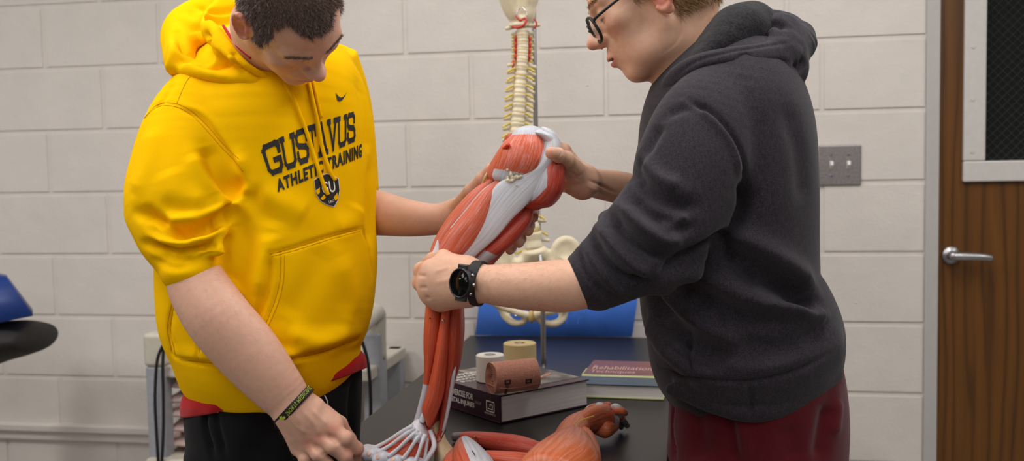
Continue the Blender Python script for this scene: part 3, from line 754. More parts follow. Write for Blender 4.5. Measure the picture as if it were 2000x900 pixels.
shoe(yp, (bx - .12, by - .11, 0), -.9, MT['rubber']); shoe(yp, (bx + .06, by + .07, 0), -.5, MT['rubber'])
# drawstring of the trousers
tube('drawstring', [h[0] + nrm(CAM - h[0]) * .003 for h in [hit(bvh(*[np.array([P(600, 700, 1.70), P(720, 700, 1.70), P(720, 860, 1.70), P(600, 860, 1.70)]), [[0, 1, 2, 3]]]), x, y) for x, y in ((634, 772), (639, 782), (641, 792))]], .0011, MT['cartgrey'], yp)
# ---- head, arms, hands: one body
YC = P(567, 27, 1.635); YR = head_R((.50, -.86, -.07), (.35, .27, -.90)); YS = .948
v = Vol(YC - .135, YC + .135, .0017)
L = build_head(v, YC, YR, YS)
neck = [(YC + YR @ np.array([0, -.03, -.03])), P(495, 80, 1.80), P(480, 120, 1.88)]
v.chain(neck, [.058, .058, .065], .03); v.chain([L(0, .01, -.070), P(515, 105, 1.77), P(510, 150, 1.86)], [.035, .04, .04], .03)
V1, F1, N1 = v.mesh(); V1 = smooth(V1, F1, 1, .4); N1 = vnormals(V1, F1)
def y_scalp(q):
    x, y, z = q[:, 0], q[:, 1], q[:, 2]; wv = .003 * np.sin(x * 300) + .002 * np.sin(x * 700 + 1)
    front = z > .066 + wv + np.clip(-(y - .05), 0, .1) * 0 ; front &= ~((np.abs(x) > .030) & (y > .046) & (z < .084 - .4 * (.06 - np.abs(x)))); front |= (y < .058 - .35 * np.abs(x)) & (z > .040 + wv)
    side = (y < .040 + wv) & (z > .012 + wv * .5) ; burn = (y < .030) & (y > .006) & (np.abs(x) > .05) & (z > -.018)
    back = (y < -.02) & (z > -.045)
    ear = (np.abs(x) > .0765) & (z < .04)
    m = (front | side | burn | back) & ~ear
    return m.astype(float)
c1 = face_paint(V1, YC, YR, YS, SKIN_A * .97, 0., lambda q: y_scalp(q) * .8, np.array(lin((84, 66, 58))))
c1 *= (1 - .04 * fbm(V1, 90, 2, 4)[:, None])
# near arm
fa = [sec(350, 485, 420, 482, YD - .155, thick=.034), sec(328, 528, 425, 518, YD - .165, thick=.042), sec(332, 575, 445, 548, YD - .175, thick=.048), sec(366, 640, 487, 602, YD - .19, thick=.046), sec(430, 716, 545, 668, YD - .19, thick=.040),
      sec(500, 786, 588, 733, YD - .185, thick=.032), sec(543, 820, 606, 766, YD - .18, thick=.027), sec(562, 838, 632, 787, YD - .175, thick=.026)]
HD = YD - .18
ys = dict(palm=[((578, 796, HD, .027), (650, 838, HD, .019)), ((575, 800, HD, .026), (625, 856, HD, .019)), ((570, 805, HD, .025), (603, 868, HD + .003, .018)), ((566, 808, HD, .022), (585, 874, HD + .008, .016)), ((600, 800, HD + .01, .022), (652, 824, HD + .018, .016))],
          fingers=[[(645, 836, HD - .004, .0130), (676, 856, HD - .010, .0120), (697, 876, HD + .004, .0108), (694, 897, HD + .022, .0095), (686, 906, HD + .034, .0085)],
                   [(622, 855, HD - .006, .0132), (650, 872, HD - .016, .0122), (674, 892, HD - .010, .0112), (684, 915, HD + .006, .0098), (682, 928, HD + .020, .0085)],
                   [(601, 866, HD - .003, .0125), (622, 887, HD - .014, .0118), (640, 908, HD - .008, .0108), (652, 930, HD + .006, .0095), (656, 940, HD + .018, .0082)],
                   [(584, 872, HD + .004, .0112), (596, 896, HD - .004, .0102), (610, 916, HD, .0094), (622, 932, HD + .012, .0085), (628, 940, HD + .02, .0075)],
                   [(632, 806, HD + .020, .0150), (662, 828, HD + .030, .0135), (682, 858, HD + .038, .0115), (694, 882, HD + .042, .0100), (697, 890, HD + .042, .0090)]])
v = Vol(*bounds(fa, [P(700, 945, HD), P(560, 945, HD + .05), P(710, 800, HD - .02)], pad=.03), .0021)
v.loft(fa, k=.012, sub=3, cap=.4); hand(v, ys)
V2, F2, N2 = v.mesh(); V2 = smooth(V2, F2, 2, .4); N2 = vnormals(V2, F2)
V2, _ = folds(V2, F2, N2, [([(590, 800), (615, 830), (622, 850)], .004, .0012), ([(580, 810), (595, 850)], .004, .0012), ([(610, 800), (640, 830)], .0035, .001), ([(560, 800), (575, 830), (600, 845)], .003, .0009), ([(640, 848), (662, 868)], .004, -.003), ([(612, 868), (634, 892)], .004, -.003)], soft=False)
c2 = skin_tone(V2, SKIN_A, [(652, 838, HD - .015, .012), (624, 856, HD - .02, .011), (600, 868, HD - .02, .010), (697, 876, HD, .010), (672, 890, HD - .015, .009)], spots=[(418, 592, YD - .235, .0022), (375, 575, YD - .235, .0015), (463, 662, YD - .235, .0015)])
# far arm, its hand cupping the back of the model thigh
fb = [sec(690, 365, 700, 460, YD + .08, thick=.045), sec(738, 372, 738, 460, YD + .06, thick=.044), sec(800, 390, 800, 462, YD + .03, thick=.036), sec(860, 398, 862, 458, YD + .0, thick=.030), sec(900, 385, 915, 452, YD - .02, thick=.024)]
D2 = 1.80
yo = dict(palm=[((880, 425, YD, .027), (950, 385, D2, .020)), ((890, 430, YD, .027), (985, 410, D2 + .01, .020)), ((895, 435, YD, .024), (975, 445, D2, .019)), ((895, 440, YD, .022), (960, 465, D2, .017))],
          fingers=[[(985, 400, D2, .0115), (1015, 405, D2 - .005, .011), (1040, 414, D2 - .035, .0105), (1041, 424, D2 - .060, .0100)], [(985, 425, D2, .0115), (1008, 428, D2 - .01, .011), (1032, 440, D2 - .045, .0105), (1031, 450, D2 - .065, .0100)],
                   [(975, 450, D2, .011), (992, 450, D2 - .01, .0105), (1016, 466, D2 - .045, .0100), (1013, 474, D2 - .062, .0095)], [(958, 466, D2, .010), (975, 468, D2 - .01, .0100), (998, 482, D2 - .035, .0095), (996, 488, D2 - .05, .0088)],
                   [(895, 405, YD - .03, .0160), (920, 375, D2 - .03, .0135), (942, 350, D2 - .05, .0115), (958, 330, D2 - .06, .0100)]])
v = Vol(*bounds(fb, [P(1045, 400, 1.72), P(1045, 480, 1.85), P(960, 320, 1.72)], pad=.03), .0024)
v.loft(fb, k=.012, sub=3, cap=.4); hand(v, yo)
V3_, F3, N3 = v.mesh(); V3_ = smooth(V3_, F3, 2, .4); c3 = skin_tone(V3_, SKIN_A, seed=9, spots=[(783, 421, YD - .0, .0015)])
# hidden trunk inside the clothes
v = Vol(*bounds(y_torso, pad=.02), .01); ts = [np.r_[s[:9], s[9] * .78, s[10] * .7] for s in y_torso]; v.loft(ts[:-3], k=.03, sub=2, cap=.3); v.chain([P(480, 100, YD + .03), P(500, 220, YD)], [.055, .08], .03)
v.chain([P(395, 220, YD), P(360, 380, YD - .11), P(380, 480, YD - .15)], [.04, .035, .03], .02); v.chain([P(640, 200, YD + .1), P(680, 360, YD + .12), P(700, 410, YD + .09)], [.05, .045, .04], .02)
V4, F4, N4 = v.mesh(); c4 = np.tile(SKIN_A, (len(V4), 1))
V, F, c = bake_body([(V1, F1, c1), (V2, F2, c2), (V3_, F3, c3), (V4, F4, c4)])
npmesh('body', V, F, MT['skin'], yp, col=c)
# hair
q = (V1 - YC) @ YR / YS; m = (y_scalp(q) > .5) & (rng.random(len(q)) < .95)
fwd_l = YR @ np.array([0, 1, -.15])
hs = strands(V1, N1, m, 34000, .0105, .00026, lambda r: np.tile(fwd_l, (len(r), 1)), 3, .5, .55)
parts = [hs]
mb = (np.abs(np.abs(q[:, 0]) - .032) < .0205) & (np.abs(q[:, 2] - (.0225 - .12 * np.abs(np.abs(q[:, 0]) - .030))) < .0026) & (q[:, 1] > .06)
parts.append(strands(V1, N1, mb, 900, .0065, .00022, lambda r: np.sign(((r - YC) @ YR)[:, :1]) * (YR[:, 0])[None, :] + YR[:, 2] * .2, 5, .25, .2))
parts = [p for p in parts if p is not None]
V, F = merge(parts); npmesh('hair', V, F, MT['hairdark'], yp, smooth=False)
def arm_hair(V, N, F_, u0, u1, n, parent, dirv, seed):
    q_ = V - CAM; u = q_ @ RT / (q_ @ FW) * FPX + 1000; m_ = (u > u0) & (u < u1) & (N @ FW < .35)
    r_ = strands(V, N, m_, n, .010, .00007, lambda r: np.tile(dirv, (len(r), 1)), seed, .45, .18)
    if r_ is not None: npmesh('arm_hair', r_[0], r_[1], MT['armhair'], parent, smooth=False)
arm_hair(V2, N2, F2, 350, 575, 700, yp, V3(.5, -.8, 0), 31)
# red collar peeking at the neck
tube('tee_shirt_collar', [P(436, 50, 1.78), P(450, 72, 1.74), P(466, 92, 1.72), P(490, 114, 1.715)], [.0025, .003, .003, .002], MT['redshirt'], yp, n=10)
# drawstrings hanging from the hood
def on(tree, pts, off):
    out = []
    for p in pts:
        h = hit(tree, *p)
        if h is not None: out.append(h[0] + nrm(CAM - h[0]) * off)
    return out
for pts in ([(553, 156), (572, 190), (592, 238), (607, 282), (622, 330), (634, 366), (641, 380)], [(603, 160), (612, 200), (622, 245), (630, 290), (645, 335), (655, 352)], [(612, 158), (620, 195), (628, 230)]):
    pp = on(YT, [tuple(p) for p in catmull(np.array(pts, float), 3)], .004)
    if len(pp) > 2: tube('drawstring', pp, .0035 if len(pts) != 3 else .0026, MT['yellow'], yh, n=8, sub=2)
for pts in ([(395, 129), (367, 155), (352, 185), (345, 203)], [(277, 237), (302, 212), (326, 206), (360, 215), (395, 245), (430, 285), (460, 315), (474, 335)], [(282, 230), (304, 207), (328, 200), (364, 210), (400, 240), (435, 280), (466, 310)],
            [(527, 496), (580, 482), (640, 463), (705, 446)], [(530, 501), (582, 487), (642, 468), (704, 451)], [(549, 492), (547, 545), (536, 590), (513, 645)], [(556, 490), (554, 545), (543, 592), (519, 648)],
            [(336, 590), (327, 640), (335, 685)], [(342, 588), (333, 640), (342, 690)], [(400, 652), (390, 680), (388, 702)], [(352, 702), (400, 708), (470, 712), (540, 704), (620, 690), (698, 662)]):
    pp = on(YT, [tuple(p) for p in catmull(np.array(pts, float), 5)], .0002)
    if len(pp) > 2: tube('seam', pp, .00065, MT['yseam'], yh, n=5, sub=1)
# ---- printed lettering
def strokes_mesh(segs, wd, ext=True, nsub=10):
    """thick line segments in the plane -> list of quads (2d)"""
    V, F = [], []
    for (x0, y0), (x1, y1) in segs:
        a, b = np.array((x0, y0), float), np.array((x1, y1), float); L_ = np.linalg.norm(b - a); d = (b - a) / (L_ + 1e-9); nn = np.array([-d[1], d[0]]) * wd / 2
        e = d * wd * (.5 if ext else 0) * .98; a = a - e; b = b + e; n = max(2, int(L_ / .12) + 2); o = len(V)
        for t in np.linspace(0, 1, n):
            p = a + (b - a) * t
            for s in (-1, 0, 1): V.append(p + nn * s)
        for i in range(n - 1):
            for s in (0, 1): F.append([o + i * 3 + s, o + i * 3 + s + 1, o + (i + 1) * 3 + s + 1, o + (i + 1) * 3 + s])
    return V, F
def poly(*p): return list(zip(p[:-1], p[1:]))
GL = {
 'G': poly((1, .70), (1, .85), (.84, 1), (.16, 1), (0, .85), (0, .15), (.16, 0), (.84, 0), (1, .15), (1, .42), (.60, .42)) + poly((1, .98), (1, .8)),
 'U': poly((0, 1), (0, .15), (.16, 0), (.84, 0), (1, .15), (1, 1)) + poly((-.12, 1), (.14, 1)) + poly((.86, 1), (1.12, 1)),
 'S': poly((1, .72), (1, .86), (.84, 1), (.16, 1), (0, .86), (0, .66), (.14, .55), (.86, .45), (1, .34), (1, .14), (.84, 0), (.16, 0), (0, .14), (0, .28)),
 'T': poly((0, 1), (1, 1)) + poly((.5, 1), (.5, 0)) + poly((.34, 0), (.66, 0)) + poly((0, 1), (0, .76)) + poly((1, 1), (1, .76)),
 'A': poly((.08, 0), (.5, 1)) + poly((.5, 1), (.92, 0)) + poly((.25, .33), (.75, .33)) + poly((-.06, 0), (.22, 0)) + poly((.78, 0), (1.06, 0)),
 'V': poly((.06, 1), (.5, 0)) + poly((.5, 0), (.94, 1)) + poly((-.06, 1), (.22, 1)) + poly((.78, 1), (1.06, 1)),
}
def warp(tree, quad, UVs, off=.0009, dflt=None):
    """quad: pixel corners (tl,tr,br,bl); UVs: (u,v) with v up -> 3d points on the cloth"""
    tl, tr_, br, bl = [np.array(c, float) for c in quad]; out = []; last = None
    for u, v_ in UVs:
        top = tl + (tr_ - tl) * u; bot = bl + (br - bl) * u; p = bot + (top - bot) * v_
        h = hit(tree, *p)
        if h is None: out.append(last if last is not None else P(p[0], p[1], YD - .15))
        else: last = h[0] + h[1] * off + nrm(CAM - h[0]) * off * .4; out.append(last)
    return out
def letters(name, text, tree, quad_of, mat, parent, wd=.22):
    parts = []
    for i, ch in enumerate(text):
        V, F = strokes_mesh([((x0 * .74 + .13, y0 * .80 + .10), (x1 * .74 + .13, y1 * .80 + .10)) for (x0, y0), (x1, y1) in GL[ch]], wd * .80)
        parts.append((np.array(warp(tree, quad_of(i), V)), F))
    V, F = merge(parts); return npmesh(name, V, F, mat, parent, smooth=False)
# centre line of the word: left edges of each letter (top, bottom)
tops = [(506, 284), (546, 268), (578, 256), (600, 246), (616, 240), (640, 233), (660, 228), (678, 222), (694, 214)]
bots = [(520, 345), (558, 336), (590, 322), (618, 312), (632, 308), (650, 300), (662, 294), (680, 284), (695, 270)]
tops = [(505, 286), (545, 268), (573, 256), (599, 245), (616, 240), (638, 233), (659, 227), (677, 221), (693, 216)]
bots = [(526, 346), (557, 335), (582, 325), (606, 316), (622, 310), (642, 302), (660, 292), (677, 284), (695, 276)]
letters('lettering', 'GUSTAVUS', YT, lambda i: (tops[i], tops[i + 1], bots[i + 1], bots[i]), MT['ink'], yh, .205)
def font_flat(text, bold=.0, size=1.0, spacing=1.0):
    cu = bpy.data.curves.new('t', 'FONT'); cu.body = text; cu.size = size; cu.space_character = spacing; cu.resolution_u = 3; cu.offset = bold
    ob = bpy.data.objects.new('t', cu); COL.objects.link(ob); dg = bpy.context.evaluated_depsgraph_get(); me = bpy.data.meshes.new_from_object(ob.evaluated_get(dg))
    bpy.data.objects.remove(ob); bpy.data.curves.remove(cu)
    bm = bmesh.new(); bm.from_mesh(me); bpy.data.meshes.remove(me); bmesh.ops.triangulate(bm, faces=bm.faces); return bm
def text_warp(name, text, fn, mat, parent, bold=.0, cuts=24, spacing=1.0, smooth_=False):
    """flat text scaled to the unit square, sliced finely, then mapped through fn([(u,v)])"""
    bm = font_flat(text, bold, 1.0, spacing); xs = [v.co.x for v in bm.verts]; ys = [v.co.y for v in bm.verts]; x0, x1, y0, y1 = min(xs), max(xs), min(ys), max(ys)
    for v in bm.verts: v.co = Vector(((v.co.x - x0) / (x1 - x0), (v.co.y - y0) / (y1 - y0), 0))
    for i in range(1, cuts):
        bmesh.ops.bisect_plane(bm, geom=bm.verts[:] + bm.edges[:] + bm.faces[:], plane_co=(i / cuts, 0, 0), plane_no=(1, 0, 0))
    for i in range(1, 4):
        bmesh.ops.bisect_plane(bm, geom=bm.verts[:] + bm.edges[:] + bm.faces[:], plane_co=(0, i / 4, 0), plane_no=(0, 1, 0))
    pts = fn([(v.co.x, v.co.y) for v in bm.verts]); idx = {v: i for i, v in enumerate(bm.verts)}
    F = [[idx[v] for v in f.verts] for f in bm.faces]; bm.free()
    return npmesh(name, np.array(pts), F, mat, parent, smooth=smooth_)
text_warp('lettering', 'ATHLETIC TRAINING', lambda uv: warp(YT, ((538, 351), (706, 280), (706, 307), (542, 376)), [((1 - (1 - u) ** 1.22), v_) for u, v_ in uv]), MT['ink'], yh, .045, 60, 1.16)
def flat_poly(name, pts, tree, mat, parent, off=.0012, n=10):
    """filled pixel outline pressed onto the cloth"""
    bm = bmesh.new(); vs = [bm.verts.new((x, y, 0)) for x, y in pts]; bm.faces.new(vs); bmesh.ops.triangulate(bm, faces=bm.faces)
    xs = [p[0] for p in pts]; ys = [p[1] for p in pts]
    for i in range(1, n):
        bmesh.ops.bisect_plane(bm, geom=bm.verts[:] + bm.edges[:] + bm.faces[:], plane_co=(min(xs) + (max(xs) - min(xs)) * i / n, 0, 0), plane_no=(1, 0, 0))
        bmesh.ops.bisect_plane(bm, geom=bm.verts[:] + bm.edges[:] + bm.faces[:], plane_co=(0, min(ys) + (max(ys) - min(ys)) * i / n, 0), plane_no=(0, 1, 0))
    out = []; idx = {}
    for i, v_ in enumerate(bm.verts):
        h = hit(tree, v_.co.x, v_.co.y); idx[v_] = i
        out.append(h[0] + h[1] * off + nrm(CAM - h[0]) * off * .4 if h is not None else P(v_.co.x, v_.co.y, 1.7))
    F = [[idx[q_] for q_ in f.verts] for f in bm.faces]; bm.free(); return npmesh(name, np.array(out), F, mat, parent, smooth=False)
flat_poly('emblem', [(655, 181), (660, 188), (665, 191), (670, 189), (677, 180), (670, 194), (664, 198), (659, 196)], YT, MT['ink'], yh)
sh = [(614, 352), (624, 345), (637, 340), (650, 343), (660, 350), (662, 372), (659, 390), (652, 403), (640, 400), (626, 392), (617, 378)]
flat_poly('emblem', [tuple(np.array((638, 372)) + (np.array(p) - (638, 372)) * 1.05) for p in sh], YT, MT['cream'], yh, .0008)
flat_poly('emblem', sh, YT, MT['ink'], yh, .0014)
flat_poly('emblem', [(616, 372), (624, 366), (624, 377), (619, 380)], YT, MT['yellow'], yh, .0020); flat_poly('emblem', [(651, 385), (658, 376), (659, 388), (654, 392)], YT, MT['yellow'], yh, .0020); flat_poly('emblem', [(625, 388), (632, 380), (636, 385), (630, 391)], YT, MT['yellow'], yh, .0020)
text_warp('lettering', 'GU', lambda uv: warp(YT, ((626, 356), (652, 352), (655, 374), (630, 380)), uv, .0020), MT['cream'], yh, .01, 6)
text_warp('lettering', '1862', lambda uv: warp(YT, ((641, 392), (652, 389), (652, 394), (642, 397)), uv, .0020), MT['cream'], yh, .0, 6)
# wristband
wb = P(576, 790, HD); ax_ = nrm(P(640, 850, HD) - P(520, 740, HD - .005)); wx = V3(*((np.array([605, -762, 0]) - np.array([543, -820, 0])) / 1.0)); wx = nrm(wx - ax_ * (wx @ ax_)); wz = np.cross(ax_, wx)
def band(name, c, ax, wx, wz, ra, rb, h, t, mat, parent, n=64):
    V = []; F = []; prof = [(0, -h), (t * .8, -h), (t, -h * .7), (t, h * .7), (t * .8, h), (0, h)]; m = len(prof)
    for i in range(n):
        a = 2 * math.pi * i / n
        for dr, dz in prof: V.append(c + wx * math.cos(a) * (ra + dr) + wz * math.sin(a) * (rb + dr) + ax * dz)
    for i in range(n):
        for j in range(m): F.append([i * m + j, ((i + 1) % n) * m + j, ((i + 1) % n) * m + (j + 1) % m, i * m + (j + 1) % m])
    return npmesh(name, V, F, mat, parent), None
arm_t = bvh(V2, F2)
c_ = (P(543, 820, HD) + P(606, 764, HD)) / 2; ra_ = np.linalg.norm(P(543, 820, HD) - P(606, 764, HD)) / 2
bnd, _ = band('wristband', c_, ax_, wx, wz, ra_ + .0040, .0325, .0066, .0018, MT['rubber'], yp)
MT['lime'] = mat_plain('lime_print', (190, 200, 40), .6)
me = bnd.data; TBV = np.array([tuple(v_.co) for v_ in me.vertices]) + np.array(yp.location); tbb = bvh(TBV, [list(p.vertices) for p in me.polygons])
text_warp('lettering', 'SPORTS MEDICINE', lambda uv: warp(tbb, ((563, 812), (609, 758), (603, 752), (557, 806)), uv, .0004), MT['lime'], bnd, -.005, 30, 1.15)
text_warp('lettering', 'I', lambda uv: warp(tbb, ((551.5, 816), (554.5, 819), (558, 815), (555, 812)), uv, .0004), MT['lime'], bnd, .01, 3)
flat_poly('emblem', [(546, 813), (551, 812), (553, 817), (550, 821), (546, 820)], tbb, MT['lime'], bnd, .0004, 3)

# ------------------------------------------------------------------ person in the charcoal hooded sweatshirt
GD = 1.78
g_torso = [sec(1290, 730, 1640, 690, GD, thick=.175), sec(1270, 690, 1642, 668, GD, thick=.190), sec(1262, 650, 1630, 634, GD, thick=.198), sec(1256, 612, 1604, 606, GD, thick=.200), sec(1252, 590, 1588, 586, GD, thick=.198), sec(1250, 550, 1590, 548, GD, thick=.200), sec(1252, 470, 1588, 460, GD, thick=.20),
           sec(1250, 380, 1588, 370, GD, thick=.205), sec(1246, 300, 1584, 290, GD, thick=.205), sec(1258, 235, 1574, 220, GD, thick=.195), sec(1288, 175, 1556, 165, GD, thick=.160),
           sec(1320, 130, 1530, 120, GD, thick=.105), sec(1350, 100, 1500, 90, GD, thick=.07)]
g_arm = [sec(1330, 180, 1480, 190, GD - .12, thick=.06), sec(1278, 232, 1482, 262, GD - .15, thick=.075), sec(1244, 300, 1466, 338, GD - .175, thick=.080), sec(1226, 362, 1432, 418, GD - .195, thick=.078), sec(1186, 412, 1376, 500, GD - .21, thick=.074),
         sec(1148, 460, 1290, 548, GD - .215, thick=.064), sec(1107, 508, 1174, 607, GD - .22, thick=.054)]
g_far = [sec(1300, 190, 1420, 210, GD + .13, thick=.07), sec(1258, 250, 1400, 290, GD + .17, thick=.075), sec(1240, 320, 1380, 380, GD + .17, thick=.070), sec(1250, 365, 1300, 430, GD + .15, thick=.055)]
v = Vol(*bounds(g_torso, g_arm, g_far, pad=.03), .0036)
v.loft(g_torso, k=.02, cap=.2); v.loft(g_far, k=.025, cap=.3); v.loft(g_arm, k=.010, cap=.12)
# hem bulge hanging over the hip, slack of cloth above the belt
roll(v, [(1594, 628, 1.80), (1612, 650, 1.79), (1614, 680, 1.78)], [.020, .024, .024], .02)
roll(v, [(1310, 760, 1.67), (1390, 786, 1.635), (1470, 800, 1.62), (1550, 780, 1.635), (1615, 730, 1.69)], [.010, .016, .020, .018, .014], .025)
roll(v, [(1285, 645, 1.70), (1330, 690, 1.64), (1420, 730, 1.615), (1520, 720, 1.625), (1600, 680, 1.66)], [.020, .026, .030, .032, .026], .04)
roll(v, [(1180, 425, 1.60), (1230, 480, 1.53), (1290, 520, 1.52), (1340, 520, 1.56)], [.010, .016, .018, .016], .02)
V, F, N = v.mesh(); V = smooth(V, F, 3); N = vnormals(V, F); tr = bvh(V, F)
st = [
 # armhole seam and the fold under the arm
 ([(1345, 195), (1395, 222), (1440, 280), (1460, 350), (1450, 410)], .0045, -.0035), ([(1336, 200), (1385, 228), (1428, 282), (1448, 350)], .007, .0025),
 ([(1452, 350), (1450, 400), (1425, 450), (1380, 490), (1330, 510), (1290, 540)], .014, -.012), ([(1290, 545), (1330, 530), (1380, 505)], .010, -.006),
 # sleeve creases
 ([(1236, 330), (1270, 375), (1320, 400), (1360, 402)], .012, -.007), ([(1250, 300), (1280, 345), (1330, 368)], .012, .005), ([(1228, 375), (1260, 410), (1310, 440), (1350, 440)], .010, -.007), ([(1205, 395), (1250, 440), (1300, 470), (1335, 465)], .009, .006),
 ([(1188, 415), (1225, 460), (1270, 495), (1310, 500)], .009, -.008), ([(1165, 440), (1200, 485), (1240, 520), (1275, 530)], .009, .006), ([(1155, 458), (1185, 505), (1220, 540), (1255, 548)], .007, -.007), ([(1138, 475), (1165, 520), (1200, 560), (1225, 570)], .006, .003), ([(1128, 487), (1150, 535), (1185, 580)], .006, -.004),
 ([(1345, 420), (1320, 440), (1290, 440)], .008, .005), ([(1290, 240), (1265, 290), (1250, 330)], .012, -.005), ([(1300, 225), (1340, 210), (1380, 215)], .01, -.003),
 # big diagonal drag folds across the trunk
 ([(1395, 480), (1450, 505), (1510, 540), (1570, 580), (1595, 600)], .016, -.010), ([(1400, 450), (1470, 480), (1540, 520), (1588, 560)], .018, .008), ([(1360, 560), (1420, 600), (1480, 625), (1560, 625)], .016, -.007), ([(1345, 530), (1400, 560), (1470, 590), (1540, 600), (1600, 610)], .018, .007),
 ([(1270, 560), (1300, 620), (1360, 670), (1430, 700)], .018, -.010), ([(1290, 550), (1330, 600), (1390, 650), (1460, 670)], .018, .008), ([(1430, 660), (1500, 680), (1560, 670), (1610, 640)], .016, -.006), ([(1596, 594), (1570, 592), (1530, 576), (1480, 552), (1440, 530)], .011, -.010), ([(1610, 615), (1580, 612), (1530, 600)], .012, .006),
 ([(1345, 650), (1340, 700), (1348, 735)], .005, -.005), ([(1405, 610), (1412, 640)], .005, -.003), ([(1530, 200), (1560, 300), (1568, 400)], .02, -.003), ([(1470, 560), (1500, 600)], .02, .004), ([(1400, 700), (1460, 720), (1540, 705), (1590, 670)], .01, .003),
 # waistband seam
 ([(1285, 715), (1340, 738), (1420, 745), (1480, 742), (1550, 725), (1620, 690)], .004, -.003), ([(1462, 745), (1468, 790), (1470, 818)], .0035, -.0025), ([(1285, 665), (1330, 700), (1400, 722)], .01, -.004),
]
V, _ = folds(V, F, N, [(a_, b_, c_ * 1.3) for a_, b_, c_ in st], tr); V += N * (fbm(V, 28, 2, 15)[:, None] * .0016)
gp = empty('person', (P(1450, 800, GD)[0], P(1450, 800, GD)[1], 0), 'person with glasses in a charcoal hooded sweatshirt and maroon trousers, holding the model leg', 'person')
gh = npmesh('hooded_sweatshirt', V, F, MT['grey'], gp); GT = bvh(V, F)
# hood
v = Vol(*bounds([P(1285, 195, GD - .14), P(1600, 200, GD - .1), P(1500, 0, GD + .12), P(1400, 0, GD + .14)], pad=.06), .0030)
rim = [(1302, 176, 1.73), (1325, 148, 1.68), (1365, 125, 1.65), (1420, 112, 1.64), (1490, 105, 1.65), (1545, 92, 1.70), (1562, 68, 1.77)]
roll(v, rim, [.012, .015, .017, .017, .018, .020, .020], .015)
farr = [(1562, 68, 1.77), (1535, 42, 1.84), (1480, 32, 1.88), (1430, 36, 1.90), (1380, 72, 1.90), (1330, 125, 1.87), (1305, 165, 1.79), (1302, 176, 1.73)]
roll(v, farr, [.022, .018, .016, .015, .014, .013, .012, .012], .015)
v.loft([sec(1480, 92, 1566, 88, 1.78, thick=.085), sec(1460, 115, 1570, 110, 1.77, thick=.095), sec(1440, 140, 1566, 135, 1.75, thick=.095), sec(1440, 160, 1545, 156, 1.75, thick=.08)], k=.02, cap=.15)
v.ell(P(1470, 70, 1.83), np.array([.060, .040, .026]), np.array([nrm(V3(1, .1, 0)), nrm(V3(0, .5, 1)), nrm(np.cross(V3(1, .1, 0), V3(0, .5, 1)))]).T, .02)
roll(v, [(1312, 172, 1.70), (1360, 150, 1.655), (1420, 140, 1.64), (1490, 140, 1.645), (1545, 136, 1.70)], [.010, .016, .020, .022, .026], .025)
v.ell(P(1470, 98, 1.77), np.array([.100, .072, .034]) * 1.0, np.array([nrm(V3(1, .12, 0)), nrm(V3(0, .35, 1)), nrm(np.cross(V3(1, .12, 0), V3(0, .35, 1)))]).T, .03)
v.ell(P(1475, 62, 1.77), np.array([.070, .080, .026]), np.array([nrm(V3(1, .12, 0)), nrm(V3(0, .35, 1)), nrm(np.cross(V3(1, .12, 0), V3(0, .35, 1)))]).T, .016, 'd')
v.chain([P(1350, 135, 1.77), P(1370, 60, 1.77), P(1350, 0, 1.77)], [.050, .062, .07], .01, 'd')
V, F, N = v.mesh(); V = smooth(V, F, 2); N = vnormals(V, F)
st = [([(1340, 165), (1380, 140), (1450, 128), (1530, 128)], .006, -.007), ([(1450, 120), (1490, 126), (1540, 122)], .006, -.006), ([(1450, 128), (1452, 112), (1465, 106)], .006, -.004), ([(1320, 150), (1360, 120), (1430, 100), (1490, 90), (1550, 82)], .003, -.0016),
      ([(1552, 120), (1565, 135), (1572, 110)], .008, -.006), ([(1370, 150), (1430, 142), (1500, 150)], .008, .005), ([(1500, 140), (1540, 152)], .007, -.004), ([(1490, 60), (1510, 45), (1535, 55)], .007, -.006), ([(1480, 40), (1488, 60), (1500, 70)], .005, -.005)]
V, _ = folds(V, F, N, st); V += N * (fbm(V, 40, 2, 18)[:, None] * .0014)
npmesh('hood', V, F, MT['grey'], gh)
v = Vol(P(1410, 110, 1.78) - .17, P(1410, 110, 1.78) + .17, .0035)
v.loft([sec(1300, 168, 1352, 186, 1.75, thick=.105), sec(1314, 140, 1392, 168, 1.755, thick=.118), sec(1334, 112, 1450, 146, 1.765, thick=.124), sec(1362, 84, 1500, 112, 1.78, thick=.118), sec(1410, 62, 1530, 80, 1.79, thick=.090)], k=.01, cap=.2)
V, F, N = v.mesh(); V = smooth(V, F, 2); N = vnormals(V, F); V += N * (fbm(V, 60, 3, 44)[:, None] * .0016); npmesh('hood_lining', V, F, MT['greyin'], gh)['label'] = 'dark fuzzy lining'
tube('drawstring', [P(1303, 178, 1.70), P(1296, 188, 1.695), P(1291, 202, 1.70), P(1290, 212, 1.71)], [.003, .0035, .0035, .003], MT['cream'], gh)
# trousers
gt = [sec(1312, 700, 1625, 680, GD, thick=.155), sec(1310, 770, 1645, 745, GD, thick=.165), sec(1306, 850, 1652, 840, GD, thick=.165), sec(1306, 920, 1648, 920, GD, thick=.155)]
gx, gy = gt[1][0], gt[1][1]
l1 = leg_secs(1308, 1500, 900, GD - .06, (gx - .06, gy - .12, .07), .085, .06); l2 = leg_secs(1460, 1645, 900, GD + .06, (gx + .06, gy + .08, .07), .085, .06)
trousers('trousers', gt, [l1, l2], MT['maroon'], gp, [([(1315, 790), (1312, 840), (1318, 899)], .004, -.004), ([(1425, 800), (1432, 850), (1440, 899)], .010, -.007), ([(1440, 810), (1452, 860), (1455, 899)], .012, .004), ([(1620, 790), (1610, 840), (1600, 899)], .016, -.008), ([(1640, 780), (1632, 850)], .014, .004), ([(1360, 800), (1370, 899)], .02, -.004), ([(1540, 830), (1550, 899)], .02, -.004)])
